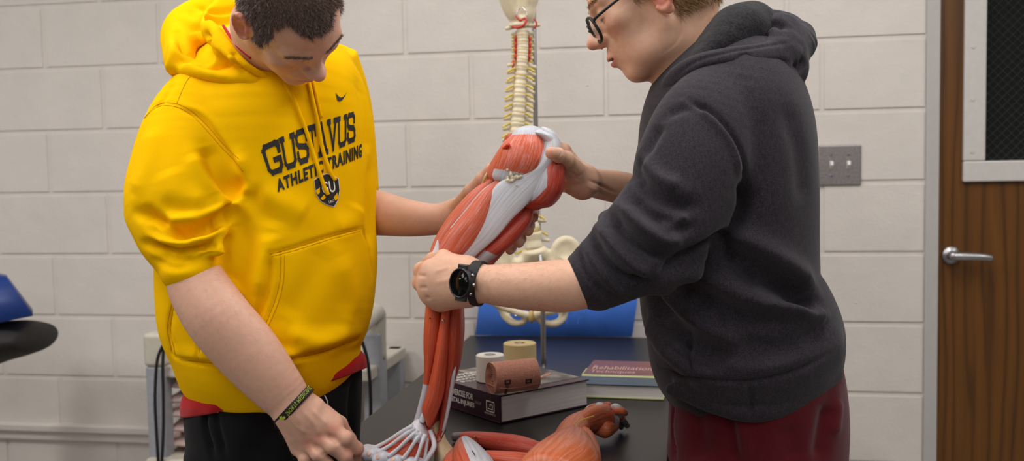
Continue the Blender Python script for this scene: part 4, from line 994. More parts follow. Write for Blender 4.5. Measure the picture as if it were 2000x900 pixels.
shoe(gp, (gx - .06, gy - .13, 0), 3.3, MT['cartgrey']); shoe(gp, (gx + .06, gy + .07, 0), 2.9, MT['cartgrey'])
# head
GC = P(1262, -10, 1.76); GR = head_R((-.865, -.46, .10), (-.47, .875, .02)); GS = 1.09
v = Vol(GC - .155, GC + .155, .0018)
L = build_head(v, GC, GR, GS, smile=.004, ear_dz=-.016)
v.ell(L(0, .052, -.075), np.array((.045, .035, .030)) * GS, GR, .02); v.ell(L(0, -.05, -.02), np.array((.060, .052, .060)) * GS, GR, .03)
v.ell(L(-.035, .02, -.085), np.array((.026, .040, .022)) * GS, GR, .025); v.ell(L(.035, .02, -.085), np.array((.026, .040, .022)) * GS, GR, .025)
v.ell(L(0, .088, -.0670), np.array((.022, .016, .0036)) * GS, GR, .002, 'd')
v.chain([L(0, -.03, -.03), P(1345, 75, 1.77), P(1385, 140, 1.78)], [.062, .064, .072], .03); v.chain([L(0, .0, -.09), P(1325, 110, 1.77), P(1350, 170, 1.78)], [.045, .052, .06], .03)
V1, F1, N1 = v.mesh(); V1 = smooth(V1, F1, 1, .4); N1 = vnormals(V1, F1)
def g_scalp(q):
    x, y, z = q[:, 0], q[:, 1], q[:, 2]; wv = .004 * np.sin(x * 260) + .003 * np.sin(z * 300)
    ear = (np.abs(x) > .076) & (z < .03) & (z > -.06)
    m = (z > .062 + wv) | ((y < .045 + wv) & (z > .016 + wv)) | ((y < .030) & (y > .006) & (z > -.014)) | ((y < -.022 + wv) & (z > -.060 - wv))
    return (m & ~ear).astype(float)
SK2 = np.array(lin((230, 184, 156)))
c1 = face_paint(V1, GC, GR, GS, SK2, -.016, lambda q: g_scalp(q) * .6, np.array(lin((128, 98, 64)))); c1 *= (1 - .04 * fbm(V1, 90, 2, 14)[:, None])
# near arm and fist at the knee
A0 = GD - .22
fa = [sec(1200, 512, 1200, 562, A0, thick=.028), sec(1165, 512, 1172, 592, A0, thick=.036), sec(1110, 506, 1108, 609, A0, thick=.046), sec(1040, 512, 1036, 606, A0 + .01, thick=.044), sec(980, 516, 970, 597, A0 + .025, thick=.036), sec(938, 518, 930, 587, A0 + .04, thick=.028), sec(915, 512, 905, 582, A0 + .045, thick=.026)]
K = 1.625
gs = dict(palm=[((912, 545, 1.61, .028), (845, 530, K, .019)), ((912, 552, 1.61, .028), (836, 553, K, .019)), ((910, 560, 1.61, .027), (843, 575, K + .005, .018)), ((905, 565, 1.62, .024), (862, 588, K + .012, .017)), ((905, 530, 1.62, .023), (868, 512, K + .01, .016))], pk=.02,
          fingers=[[(838, 526, K, .0155), (824, 528, K + .020, .0130), (822, 533, K + .055, .0115), (840, 538, K + .085, .0105)], [(834, 550, K, .0155), (822, 551, K + .022, .0135), (822, 555, K + .058, .0115), (842, 560, K + .085, .0105)],
                   [(842, 571, K + .005, .0145), (833, 572, K + .026, .0125), (834, 576, K + .058, .0110), (852, 578, K + .082, .0100)], [(860, 586, K + .012, .0135), (849, 589, K + .032, .0115), (850, 591, K + .058, .0100), (866, 590, K + .078, .009)],
                   [(890, 518, 1.625, .0165), (866, 506, K + .02, .0150), (846, 508, K + .045, .0125), (836, 512, K + .065, .0110)]])
v = Vol(*bounds(fa, [P(805, 500, 1.72), P(860, 605, 1.74)], pad=.03), .0021)
v.loft(fa, k=.012, cap=.4); hand(v, gs)
V2, F2, N2 = v.mesh(); V2 = smooth(V2, F2, 2, .4); N2 = vnormals(V2, F2)
V2, _ = folds(V2, F2, N2, [([(816, 537), (824, 538), (832, 539)], .003, -.002), ([(820, 562), (828, 562), (834, 562)], .003, -.002), ([(832, 582), (840, 581)], .003, -.0018), ([(880, 520), (850, 530)], .004, .0012), ([(885, 545), (850, 552)], .004, .001)], soft=False)
c2 = skin_tone(V2, SK2, [(818, 525, K, .010), (817, 550, K + .01, .010), (829, 573, K + .01, .009)], seed=21)
# far arm with thumb over the hip of the model
FD = 1.80
fb = [sec(1300, 360, 1290, 420, FD + .08, thick=.040), sec(1235, 340, 1205, 397, FD + .05, thick=.036), sec(1185, 332, 1165, 388, FD + .01, thick=.028), sec(1150, 328, 1138, 380, FD - .03, thick=.024)]
gr = dict(palm=[((1138, 352, FD - .04, .025), (1106, 318, 1.70, .016)), ((1138, 356, FD - .04, .025), (1112, 345, 1.76, .018)), ((1135, 362, FD - .04, .022), (1114, 362, 1.75, .015)), ((1130, 345, FD - .03, .024), (1112, 312, 1.78, .015))],
          fingers=[[(1122, 330, 1.72, .0165), (1105, 312, 1.685, .0140), (1090, 303, 1.650, .0115), (1077, 299, 1.618, .0102)], [(1115, 315, 1.78, .0125), (1102, 294, 1.78, .0115), (1085, 286, 1.775, .0105), (1070, 286, 1.77, .0095)],
                   [(1112, 335, 1.79, .0120), (1092, 325, 1.80, .011), (1070, 318, 1.795, .010)], [(1110, 350, 1.79, .0115), (1090, 345, 1.80, .0105), (1070, 340, 1.795, .0095)], [(1110, 364, 1.78, .0105), (1095, 364, 1.785, .0095), (1078, 362, 1.78, .0085)]])
v = Vol(*bounds(fb, [P(1060, 280, 1.62), P(1060, 370, 1.82)], pad=.03), .0021)
v.loft(fb, k=.012, cap=.4); hand(v, gr)
V3_, F3, N3 = v.mesh(); V3_ = smooth(V3_, F3, 2, .4); N3 = vnormals(V3_, F3)
V3_, _ = folds(V3_, F3, N3, [([(1092, 308), (1097, 298)], .0025, -.0012), ([(1150, 352), (1180, 365), (1205, 378)], .003, -.0025), ([(1145, 362), (1175, 377), (1200, 388)], .003, .0015), ([(1112, 335), (1128, 345), (1138, 340)], .003, -.0012), ([(1118, 345), (1132, 352)], .003, -.0012)], soft=False)
c3 = skin_tone(V3_, SK2, [(1077, 298, 1.61, .009)], seed=29)
v = Vol(*bounds(g_torso, pad=.02), .01); ts = [np.r_[s[:9], s[9] * .8, s[10] * .75] for s in g_torso]; v.loft(ts[:-2], k=.03, cap=.3); v.chain([P(1400, 130, GD), P(1420, 260, GD)], [.06, .08], .03)
v.chain([P(1400, 260, GD - .14), P(1320, 420, GD - .19), P(1230, 520, GD - .22)], [.05, .045, .04], .02); v.chain([P(1350, 250, GD + .14), P(1300, 350, GD + .16), P(1270, 385, GD + .10)], [.05, .045, .034], .02)
V4, F4, N4 = v.mesh(); c4 = np.tile(SK2, (len(V4), 1))
V, F, c = bake_body([(V1, F1, c1), (V2, F2, c2), (V3_, F3, c3), (V4, F4, c4)]); npmesh('body', V, F, MT['skin'], gp, col=c)
# hair
q = (V1 - GC) @ GR / GS; m = g_scalp(q) > .5
hs = strands(V1, N1, m, 22000, .021, .00034, lambda r: np.tile(GR @ np.array([0, -.55, -.8]), (len(r), 1)) + ((r - GC) @ GR)[:, 1:2] * GR[:, 1] * -3, 13, .55, .30, curl=.3)
mb = (np.abs(np.abs(q[:, 0]) - .033) < .018) & (np.abs(q[:, 2] - .024) < .0036) & (q[:, 1] > .06)
hb_ = strands(V1, N1, mb, 700, .008, .00025, lambda r: np.sign(((r - GC) @ GR)[:, :1]) * (GR[:, 0])[None, :] + GR[:, 2] * .2, 5, .25, .2)
V, F = merge([p for p in (hs, hb_) if p is not None]); npmesh('hair', V, F, MT['hairblond'], gp, smooth=False)
arm_hair(V2, N2, F2, 955, 1105, 1000, gp, V3(-.7, -.7, 0), 41)
# glasses
gl = empty('glasses', tuple(np.array(L(0, .1, .0)) - np.array(gp.location)))
gl.parent = gp
MT['lens'] = (lambda m: (setp(m[2], Base_Color=(.9, .9, .9, 1), Roughness=.03, Transmission_Weight=1., IOR=1.05), m[0])[1])(newmat('lens_glass'))
for q_ in (-1, 1):
    pts = []
    for t in np.linspace(0, 2 * math.pi, 25):
        x, z = .0250 * math.copysign(abs(math.cos(t)) ** .85, math.cos(t)), .0205 * math.copysign(abs(math.sin(t)) ** .85, math.sin(t))
        pts.append(L(q_ * .0345 + x, .1035 - .22 * max(0, abs(q_ * .0345 + x) - .03) - .12 * max(0, -z), -.015 + z))
    tube('lens_rim', pts, .0028, MT['rubber'], gl, n=8, sub=1)
    bm = bmesh.new(); bm.faces.new([bm.verts.new(tuple(p)) for p in pts[:-1]]); r_ = bmesh.ops.extrude_face_region(bm, geom=bm.faces[:])
    for vv in [g for g in r_['geom'] if isinstance(g, bmesh.types.BMVert)]: vv.co += Vector(GR[:, 1] * .0012)
    bm_obj('lens', bm, MT['lens'], gl)
    tube('temple', [L(q_ * .0575, .0965, -.006), L(q_ * .069, .090, -.004), L(q_ * .079, .05, .002), L(q_ * .082, .01, .006), L(q_ * .083, -.01, -.001)], [.0026, .0026, .0022, .002, .002], MT['rubber'], gl, n=8)
tube('bridge', [L(-.013, .103, -.010), L(0, .107, -.007), L(.013, .103, -.010)], .0018, MT['rubber'], gl)
# wristwatch
wc = P(931, 553, A0 + .040); wax = nrm(P(960, 556, A0 + .03) - P(895, 548, A0 + .05)); wup = nrm(V3(.06, 1, 0) - wax * (V3(.06, 1, 0) @ wax)); wout = np.cross(wup, wax)
if wout @ FW > 0: wout = -wout
wt = empty('wristwatch', tuple(wc - np.array(gp.location))); wt.parent = gp
band('watch_strap', wc, wax, wup, wout, .0335, .0285, .0100, .0028, MT['rubber'], wt)
cc = P(922, 552, A0 + .040) + wout * .0325 - wax * .003; co = nrm(wout - wax * .42)
cu_ = nrm(wup - co * (wup @ co)); cs = np.cross(co, cu_)
def disc_(name, c, n, r, h, mat, par, bev=.001, seg=48):
    bm = bmesh.new(); add_cyl(bm, c - n * h / 2, c + n * h / 2, r, r, seg); return bm_obj(name, bm, mat, par, bevel=bev, smooth=True)
disc_('watch_case', cc, co, .0235, .011, MT['rubber'], wt, .0025)
V, F, uv = tube_arr([cc + co * .0055 + .0222 * (math.cos(t) * cu_ + math.sin(t) * cs) for t in np.linspace(0, 2 * math.pi, 49)], .0014, 8, 1); npmesh('bezel', V, F, mat_plain('gunmetal', (70, 70, 76), .3, .9), wt)
disc_('watch_face', cc + co * .0056, co, .0205, .0012, mat_plain('watch_glass', (6, 6, 7), .12, spec=.2), wt, .0003)
sd = cs if cs @ RT > 0 else -cs
for a in (-.62, 0.0, .62):
    p = cc + (math.cos(a) * sd + math.sin(a) * cu_) * .0235; bm = bmesh.new(); add_cyl(bm, p, p + (math.cos(a) * sd + math.sin(a) * cu_) * .0036, .0024, .0022, 14); bm_obj('watch_button', bm, MT['chrome'], wt, bevel=.0004, smooth=True)
for sg in (-1, 1):
    p = cc + cu_ * sg * .0235; bm = bmesh.new(); Mx = Matrix([[*(sd[i], cu_[i], co[i]), p[i]] for i in range(3)] + [[0, 0, 0, 1]]); add_box(bm, (-.011, -.005, -.004), (.011, .006, .003), Mx); bm_obj('strap_lug', bm, mat_plain('gunmetal_lug', (84, 84, 90), .3, .9), wt, bevel=.0015)

# ------------------------------------------------------------------ anatomical leg model (muscles as separate painted castings)
MT['muscle'] = mat_fibre('muscle_red', (226, 104, 68), (214, 216, 226), 120)
MT['muscle2'] = mat_fibre('muscle_dark_red', (196, 70, 48), (206, 208, 218), 100, wl=.25)
MT['muscle3'] = mat_fibre('muscle_orange', (216, 112, 66), (214, 216, 226), 50, wl=.2)
MT['shin'] = mat_fibre('muscle_shin', (214, 90, 56), (214, 216, 226), 44, amp=.5, wl=.12)
MT['shin2'] = mat_fibre('muscle_shin_dark', (186, 72, 46), (214, 216, 226), 40, amp=.5, wl=.12)
MT['tendon'] = mat_fibre('tendon_white', (206, 208, 218), (222, 224, 232), 60, amp=.35)
MT['tendonwhite'] = mat_plain('tendon_paint', (226, 226, 234), .38, nscale=200, namp=.05)
MT['footbone'] = mat_plain('ankle_cream', (222, 208, 170), .42, nscale=60, namp=.1, bmp=.2)
MT['nail'] = mat_plain('toenail_paint', (222, 186, 172), .35)
MT['toe'] = mat_plain('toe_paint', (206, 208, 218), .4, nscale=90, namp=.08)
def muscle(name, secs, mat, parent, t0=0., t1=1., soft=.05, n=64, sub=8, fold=.0, nfold=0, tendf=None, label=None, twist=0., pw=1.0, capr=.3):
    """lofted muscle belly; sections are pixel pairs, t0/t1 = share of its length where the tendon starts"""
    C = catmull(np.array(secs), sub); m = len(C); V, uv, tn = [], [], []
    cl = np.r_[0, np.cumsum(np.linalg.norm(np.diff(C[:, :3], axis=0), axis=1))]; cl /= cl[-1]
    a = np.linspace(0, 2 * math.pi, n, endpoint=False)
    rows = []
    # rounded end rings
    for e in (0, -1): pass
    for i in range(m):
        rows.append((C[i], 1.0, 0.))
    d0 = nrm(C[0][:3] - C[1][:3]); d1 = nrm(C[-1][:3] - C[-2][:3])
    pre = [(C[0], math.cos(q), math.sin(q)) for q in (1.5, 1.2, .85, .5, .25)]; post = [(C[-1], math.cos(q), math.sin(q)) for q in (.25, .5, .85, 1.2, 1.5)]
    allr = [(c, s, d0 * h * min(c[9], c[10]) * capr * 2, 0.) for c, s, h in pre] + [(c, s, np.zeros(3), cl[i]) for i, (c, s, h) in enumerate(rows)] + [(c, s, d1 * h * min(c[9], c[10]) * capr * 2, 1.) for c, s, h in post]
    for c, s, off, t in allr:
        w_, n_ = nrm(c[3:6]), nrm(c[6:9]); rr = 1 + fold * np.sin(nfold * a + twist * t * 6)
        ca, sa = np.cos(a), np.sin(a)
        V.append(c[:3] + off + (np.sign(ca) * np.abs(ca) ** pw * c[9] * s * rr)[:, None] * w_ + (np.sign(sa) * np.abs(sa) ** pw * c[10] * s * rr)[:, None] * n_)
        uv.append(np.c_[a / (2 * math.pi) * 1.0, np.full(n, t)])
        k = 0.
        tt = np.zeros(n)
        if t0 > 0: tt = np.maximum(tt, np.clip((t0 - t) / soft, 0, 1))
        if t1 < 1: tt = np.maximum(tt, np.clip((t - t1) / soft, 0, 1))
        if tendf is not None: tt = np.maximum(tt, tendf(a, t))
        tn.append(tt)
    V = np.vstack(V); uv = np.vstack(uv); tn = np.concatenate(tn); k = len(allr)
    F = [[i * n + j, i * n + (j + 1) % n, (i + 1) * n + (j + 1) % n, (i + 1) * n + j] for i in range(k - 1) for j in range(n)]
    F.append(list(range(n))[::-1]); F.append([(k - 1) * n + j for j in range(n)])
    o = npmesh(name, V, F, mat, parent, True, uv, np.c_[tn, tn, tn])
    if label: o['label'] = label
    return o
lc = P(870, 560, 1.72)
lg = empty('anatomical_leg_model', (lc[0], lc[1], TZ), 'large muscled leg model held upright between the two people', 'anatomy model')
B = 1.69
def S(rows, dd=0.): return [sec(r[0], r[1], r[2], r[3], r[4] + dd, thick=r[5]) for r in rows]
# core that fills the gaps
muscle('thigh_core', S([(985, 270, 1085, 290, B + .02, .030), (970, 330, 1075, 370, B + .02, .036), (905, 420, 1010, 450, B + .02, .036), (850, 500, 940, 520, B + .01, .03), (840, 560, 900, 570, B + .02, .025)]), MT['muscle2'], lg)
# hip cap with white fascia running down as the band
muscle('hip_muscle', S([(1000, 262, 1062, 262, B - .008, .030), (978, 285, 1072, 292, B - .015, .038), (966, 312, 1064, 330, B - .018, .038), (960, 336, 1040, 352, B - .015, .030)]), MT['muscle'], lg, t0=.10, t1=.86, soft=.12,
       tendf=lambda a, t: np.clip((np.cos(a) - .62 + .25 * (t - .5)) * 5, 0, 1))
muscle('hip_muscle', S([(985, 275, 1000, 280, B - .006, .014), (962, 310, 985, 318, B - .010, .018), (950, 335, 980, 348, B - .008, .018), (948, 352, 968, 362, B, .012)]), MT['muscle'], lg)
tube('severed_vessel', [P(984, 290, B - .036), P(990, 286, B - .046), P(994, 282, B - .05)], [.003, .0034, .003], MT['artery'], lg)
# gluteal bulb
muscle('gluteal_muscle', S([(1062, 300, 1096, 298, B + .004, .026), (1054, 318, 1102, 320, B - .002, .040), (1043, 342, 1103, 352, B - .006, .046), (1032, 366, 1096, 382, B - .008, .044), (1022, 386, 1078, 402, B - .006, .034), (1020, 398, 1056, 408, B - .002, .020)]), MT['muscle2'], lg, n=72,
       tendf=lambda a, t: np.clip((-np.cos(a) + .10 - 1.1 * abs(t - .6)) * 4, 0, 1) * (np.sin(a) < .3))
tube('rivet', [P(1096, 342, B - .012), P(1099, 343, B - .018)], .0028, MT['chrome'], lg, sub=1)
# iliotibial band
muscle('fascia_band', S([(1056, 252, 1090, 268, B - .010, .026), (1062, 282, 1095, 292, B - .022, .020), (1044, 318, 1078, 330, B - .034, .012), (1010, 338, 1058, 360, B - .036, .010), (972, 358, 1030, 398, B - .037, .009), (948, 395, 1000, 428, B - .036, .008), (922, 440, 968, 465, B - .034, .007), (898, 475, 934, 495, B - .030, .006), (880, 502, 915, 515, B - .026, .006)]), MT['tendon'], lg, t0=2, t1=0, n=72, sub=10)
muscle('fascia_cap', S([(1022, 256, 1062, 254, B - .006, .022), (1035, 262, 1090, 268, B - .008, .034), (1055, 275, 1096, 290, B - .004, .034), (1070, 290, 1096, 304, B + .002, .030)]), MT['tendon'], lg, t0=2, t1=0, n=72)
# vastus lateralis and rectus femoris
muscle('thigh_muscle', S([(968, 352, 985, 358, B - .016, .012), (940, 372, 972, 392, B - .020, .022), (905, 412, 955, 436, B - .022, .028), (872, 452, 930, 476, B - .022, .028), (850, 490, 905, 506, B - .016, .024), (842, 508, 888, 518, B - .010, .018)]), MT['muscle'], lg, n=72,
       tendf=lambda a, t: np.clip((-np.cos(a) - .80) * 9, 0, 1) * (t < .62))
muscle('thigh_muscle', S([(952, 350, 966, 356, B - .008, .012), (915, 378, 945, 396, B - .008, .022), (878, 420, 915, 440, B - .006, .028), (852, 460, 884, 476, B - .002, .026), (836, 500, 866, 508, B, .022), (832, 520, 850, 524, B + .004, .016)]), MT['muscle'], lg)
muscle('knee_tendon', S([(853, 470, 857, 472, B - .026, .004), (846, 488, 862, 492, B - .026, .007), (838, 503, 870, 508, B - .024, .010), (834, 520, 880, 526, B - .020, .012), (834, 545, 885, 550, B - .010, .016)]), MT['tendonwhite'], lg)
# back of the thigh
muscle('hamstring', S([(1022, 368, 1036, 380, B - .014, .012), (1002, 392, 1024, 408, B - .014, .018), (972, 430, 992, 448, B - .014, .018), (936, 466, 955, 484, B - .014, .016), (908, 495, 928, 508, B - .012, .014), (885, 520, 905, 530, B - .008, .012)]), MT['muscle2'], lg)
muscle('hamstring', S([(1024, 404, 1042, 412, B - .004, .010), (1003, 425, 1036, 438, B - .006, .020), (970, 458, 1006, 474, B - .008, .022), (944, 482, 975, 498, B - .008, .020), (925, 500, 950, 516, B - .006, .015), (910, 520, 934, 532, B - .002, .012)]), MT['muscle2'], lg, t1=.66, soft=.08)
muscle('hamstring', S([(1028, 400, 1038, 410, B + .016, .012), (1008, 428, 1022, 440, B + .016, .018), (982, 462, 998, 476, B + .016, .018), (950, 495, 970, 510, B + .010, .018), (925, 525, 945, 535, B + .008, .014)]), MT['muscle2'], lg)
tube('nerve', [P(953, 336, B - .012), P(948, 345, B - .016), P(944, 355, B - .014), P(940, 362, B - .012)], [.002, .0024, .002, .0014], MT['disc'], lg)
# shin
K2 = 1.70
muscle('calf_core', S([(840, 520, 900, 525, B + .012, .030), (838, 580, 902, 585, K2 + .02, .034), (832, 640, 905, 645, K2 + .025, .038), (832, 700, 892, 705, K2 + .03, .034), (825, 760, 875, 765, K2 + .035, .026), (820, 820, 862, 825, K2 + .04, .020)]), MT['shin2'], lg)
muscle('shin_muscle', S([(838, 540, 872, 542, K2 - .005, .022), (831, 600, 868, 602, K2, .028), (827, 660, 864, 662, K2 + .004, .030), (828, 710, 852, 714, K2 + .008, .024), (826, 750, 843, 754, K2 + .010, .016), (817, 790, 832, 794, K2 + .012, .010), (808, 822, 824, 826, K2 + .014, .008)]), MT['shin'], lg, t1=.71, soft=.04)
muscle('shin_muscle', S([(866, 560, 885, 560, K2 - .016, .018), (862, 610, 882, 612, K2 - .016, .022), (853, 665, 880, 668, K2 - .014, .026), (845, 715, 874, 720, K2 - .010, .026), (834, 765, 866, 772, K2 - .006, .022), (824, 800, 852, 812, K2 - .002, .016), (832, 826, 842, 832, K2 + .0, .009)]), MT['shin'], lg)
muscle('calf_muscle', S([(876, 560, 904, 560, K2, .030), (876, 605, 907, 608, K2 + .0, .036), (872, 650, 907, 656, K2 + .004, .040), (869, 700, 900, 706, K2 + .010, .036), (864, 745, 888, 750, K2 + .016, .026), (861, 790, 878, 794, K2 + .020, .018), (857, 830, 868, 834, K2 + .022, .012), (855, 845, 862, 848, K2 + .022, .009)]), MT['shin2'], lg)
muscle('side_tendon', S([(887, 716, 891, 717, K2 - .016, .003), (882, 735, 889, 737, K2 - .013, .005), (876, 770, 884, 772, K2 - .003, .005), (869, 810, 876, 812, K2 + .006, .005), (863, 840, 868, 842, K2 + .014, .004)]), MT['tendon'], lg, t0=2, t1=0)
muscle('shin_tendon', S([(838, 757, 842, 758, K2 - .014, .003), (834, 775, 841, 778, K2 - .010, .004), (826, 800, 834, 803, K2 - .004, .005), (818, 820, 830, 824, K2 - .002, .005)]), MT['tendonwhite'], lg)
for x, y, dx in ((866, 626, -.038), (840, 621, -.032)):
    tube('rivet', [P(x, y, K2 - .030), P(x, y, K2 - .0415 if x > 850 else K2 - .0335)], .0024 if x > 850 else .0012, MT['chrome'] if x > 850 else MT['rubber'], lg, sub=1)
# ankle and foot
FT = 1.725
muscle('ankle', S([(835, 800, 866, 802, FT + .02, .020), (838, 830, 866, 832, FT + .018, .022), (840, 855, 872, 860, FT + .016, .024), (848, 880, 884, 888, FT + .014, .028), (850, 905, 888, 905, FT + .014, .03)]), MT['footbone'], lg)
muscle('ankle_wrap', S([(814, 816, 826, 820, FT - .010, .014), (808, 822, 834, 838, FT - .016, .018), (800, 832, 836, 852, FT - .020, .022), (796, 840, 832, 862, FT - .020, .020)]), MT['tendonwhite'], lg, n=48)
muscle('foot_body', S([(822, 832, 846, 862, FT + .0, .026), (796, 843, 836, 898, FT - .002, .036), (762, 856, 800, 918, FT + .004, .042), (736, 868, 762, 925, FT + .014, .042), (715, 878, 735, 920, FT + .028, .036)]), MT['shin'], lg)
muscle('heel', S([(846, 858, 874, 862, FT + .022, .024), (848, 885, 892, 890, FT + .02, .034), (845, 912, 892, 915, FT + .02, .036)]), MT['footbone'], lg)
toes = [((711, 884, FT + .004), .0120, (706, 880, 0)), ((724, 890, FT - .014), .0120, (720, 885, 0)), ((744, 898, FT - .026), .0130, (738, 892, 0)), ((772, 903, FT - .034), .0120, (766, 897, 0)), ((797, 908, FT - .040), .0115, (790, 903, 0))]
tend0 = [(806, 832), (811, 836), (817, 840), (823, 845), (830, 849)]
for i, ((tx, ty, td), r_, nl) in enumerate(toes):
    tv = Vol(P(tx, ty, td) - .05, P(tx, ty, td) + .05, .0016); tv.chain([P(tx + 22, ty - 2, td + .002), P(tx + 6, ty - 3, td), P(tx - 6, ty, td)], [r_ * .95, r_, r_ * .82], .004)
    V, F, N = tv.mesh(); tob = npmesh('toe', V, F, MT['toe'], lg)
    th = bvh(V, F); hh = hit(th, nl[0], nl[1])
    if hh is None: hh = hit(th, tx - 3, ty - 2)
    if hh is not None:
        bm = bmesh.new(); zz = Matrix([[*(np.array(frame_for(hh[1])[0]) * 1)[i2:i2 + 1], frame_for(hh[1])[1][i2], hh[1][i2], hh[0][i2]] for i2 in range(3)] + [[0, 0, 0, 1]])
        bmesh.ops.create_icosphere(bm, subdivisions=3, radius=1, matrix=zz @ Matrix.Diagonal((.0048, .0042, .0008, 1))); bm_obj('toenail', bm, MT['nail'], tob, smooth=True)
    a = tend0[i]
    f_ = lambda s_, dy, dd: P(a[0] + (tx + 14 - a[0]) * s_, a[1] + (ty - 6 - a[1]) * s_ + dy, FT - .036 + (td - r_ * .7 - FT + .036) * s_ + dd)
    pts = [f_(0, 0, 0), f_(.3, -1, -.004), f_(.65, 1, -.003), f_(1, 0, 0)]
    tube('toe_tendon', pts, [.0046, .0034, .0030, .0040], MT['tendonwhite'], lg, n=10)
tube('toe_tendon', [P(834, 852, FT - .02), P(832, 875, FT - .030), P(828, 905, FT - .034)], [.004, .003, .003], MT['tendonwhite'], lg, n=10)
tube('toe_tendon', [P(840, 840, FT - .014), P(848, 868, FT - .024), P(838, 890, FT - .036), P(822, 910, FT - .04)], [.004, .0045, .0045, .004], MT['tendonwhite'], lg, n=10)
for pts in ([(845, 842), (852, 850), (858, 848), (861, 856)], [(842, 850), (850, 862), (862, 860)], [(856, 842), (853, 856), (846, 868)]):
    tube('artery', [P(x, y, FT - .012) for x, y in pts], .0011, MT['artery'], lg, n=6)
tube('pin_wire', [P(861, 858, FT - .012), P(867, 846, FT - .016), P(871, 839, FT - .02)], .0008, MT['rubber'], lg, n=6)
# patch of worn plaster where the fascia meets the hip
v = Vol(P(1005, 345, B - .05) - .03, P(1005, 345, B - .05) + .03, .0013)
r2 = np.random.default_rng(4)
for i in range(26): v.ell(P(1003 + r2.normal() * 7, 345 + r2.normal() * 7 + 0, B - .0465 + r2.uniform(-.002, .0)), r2.uniform(.0015, .0032), k=.001)
V, F, N = v.mesh(); npmesh('worn_patch', V, F, MT['bone'], lg)

# ------------------------------------------------------------------ loose muscle castings on the table
def resting(px, py, zc):  # point whose centre sits zc above the table
    return onz(px, py, TZ + zc)
def secz(xc, yc, zc, rw, rn, ax):
    c = resting(xc, yc, zc); a = nrm(ax); w_ = nrm(np.cross([0, 0, 1.], a)); return np.r_[c, w_, np.array([0, 0, 1.]), rw, rn]
def zchain(rows, **k):
    cs = [resting(r[0], r[1], r[2]) for r in rows]; out = []
    for i, r in enumerate(rows):
        ax = cs[min(i + 1, len(cs) - 1)] - cs[max(i - 1, 0)]; ax[2] = 0; out.append(secz(r[0], r[1], r[2], r[3], r[4], ax))
    return out
c = resting(990, 865, 0)
m1 = empty('muscle_casting', (c[0], c[1], TZ), 'long red muscle casting with a grey end, lying in front of the thick book', 'anatomy model', 'loose muscle castings on the table')
muscle('muscle_belly', zchain([(903, 853, .010, .009, .009), (925, 855, .013, .013, .012), (965, 862, .017, .018, .016), (1010, 870, .019, .020, .018), (1050, 879, .016, .016, .015), (1080, 886, .012, .010, .011)]), MT['muscle2'], m1)
muscle('tendon_end', zchain([(886, 853, .010, .007, .008), (896, 853, .010, .008, .009), (906, 853, .010, .0085, .009)]), mat_plain('grey_tendon_end', (120, 110, 112), .4), m1, n=32)
tube('locating_pin', [resting(927, 852, .022), resting(927, 852, .030)], .0016, MT['disc'], m1, sub=1)
m2 = empty('muscle_casting', tuple(resting(915, 900, 0)), 'pointed red muscle casting with a white triangular patch, beside the model foot', 'anatomy model', 'loose muscle castings on the table')
muscle('muscle_belly', zchain([(908, 862, .026, .008, .010), (908, 872, .024, .018, .018), (915, 888, .022, .027, .022), (928, 912, .022, .033, .022), (945, 950, .020, .030, .020)]), MT['shin'], m2,
       tendf=lambda a, t: np.clip((np.sin(a + .55) - .62 + .1 * t) * 8, 0, 1) * (t > .06))
tube('inked_mark', [resting(922, 880, .048), resting(925, 884, .048), resting(927, 888, .0475)], .0009, MT['rubber'], m2, n=6)
m3 = empty('muscle_casting', tuple(resting(1000, 900, 0)), 'straight red muscle casting lying between the white patched one and the orange arm', 'anatomy model', 'loose muscle castings on the table')
muscle('muscle_belly', zchain([(950, 894, .014, .012, .013), (968, 896, .015, .016, .014), (1010, 900, .016, .018, .015), (1050, 902, .015, .016, .014), (1080, 904, .012, .012, .012)]), MT['shin'], m3)
m4 = empty('muscle_casting', tuple(resting(870, 905, 0)), 'small red muscle casting wedged between the model heel and the patched one', 'anatomy model', 'loose muscle castings on the table')
muscle('muscle_belly', zchain([(893, 878, .010, .006, .008), (885, 892, .012, .012, .012), (878, 910, .012, .014, .012)]), MT['shin'], m4)
# ------------------------------------------------------------------ arm model lying on the table
am = empty('anatomical_arm_model', tuple(resting(1120, 880, 0)), 'orange muscled arm model lying on the table near the thin book, hand end up', 'anatomy model')
muscle('upper_muscle', zchain([(1070, 925, .040, .050, .035), (1100, 900, .042, .056, .038), (1118, 872, .038, .036, .034), (1125, 862, .036, .022, .024)]), MT['muscle3'], am)
muscle('forearm_muscle', zchain([(1090, 885, .032, .018, .022), (1108, 858, .036, .024, .026), (1124, 836, .038, .026, .024), (1140, 822, .040, .018, .020)]), MT['muscle3'], am)
muscle('forearm_muscle', zchain([(1150, 898, .028, .020, .022), (1148, 878, .030, .020, .022), (1142, 858, .032, .018, .020), (1135, 845, .034, .012, .014)]), MT['muscle3'], am)
muscle('forearm_muscle', zchain([(1128, 838, .040, .012, .014), (1150, 822, .042, .022, .022), (1175, 815, .042, .026, .022), (1192, 818, .038, .020, .018), (1200, 820, .034, .012, .012)]), mat_fibre('muscle_brown', (176, 88, 58), (200, 196, 200), 40, wl=.15), am, t1=.86, soft=.05)
muscle('forearm_muscle', zchain([(1128, 826, .048, .010, .010), (1150, 812, .052, .015, .014), (1180, 803, .052, .015, .013), (1200, 798, .048, .008, .008)]), MT['muscle3'], am)
muscle('forearm_muscle', zchain([(1165, 834, .026, .012, .014), (1180, 836, .026, .020, .018), (1196, 830, .026, .014, .014)]), MT['muscle3'], am)
muscle('elbow_muscle', zchain([(1112, 850, .040, .010, .010), (1125, 832, .048, .012, .010), (1134, 822, .050, .008, .008)]), MT['tendon'], am, t0=2)
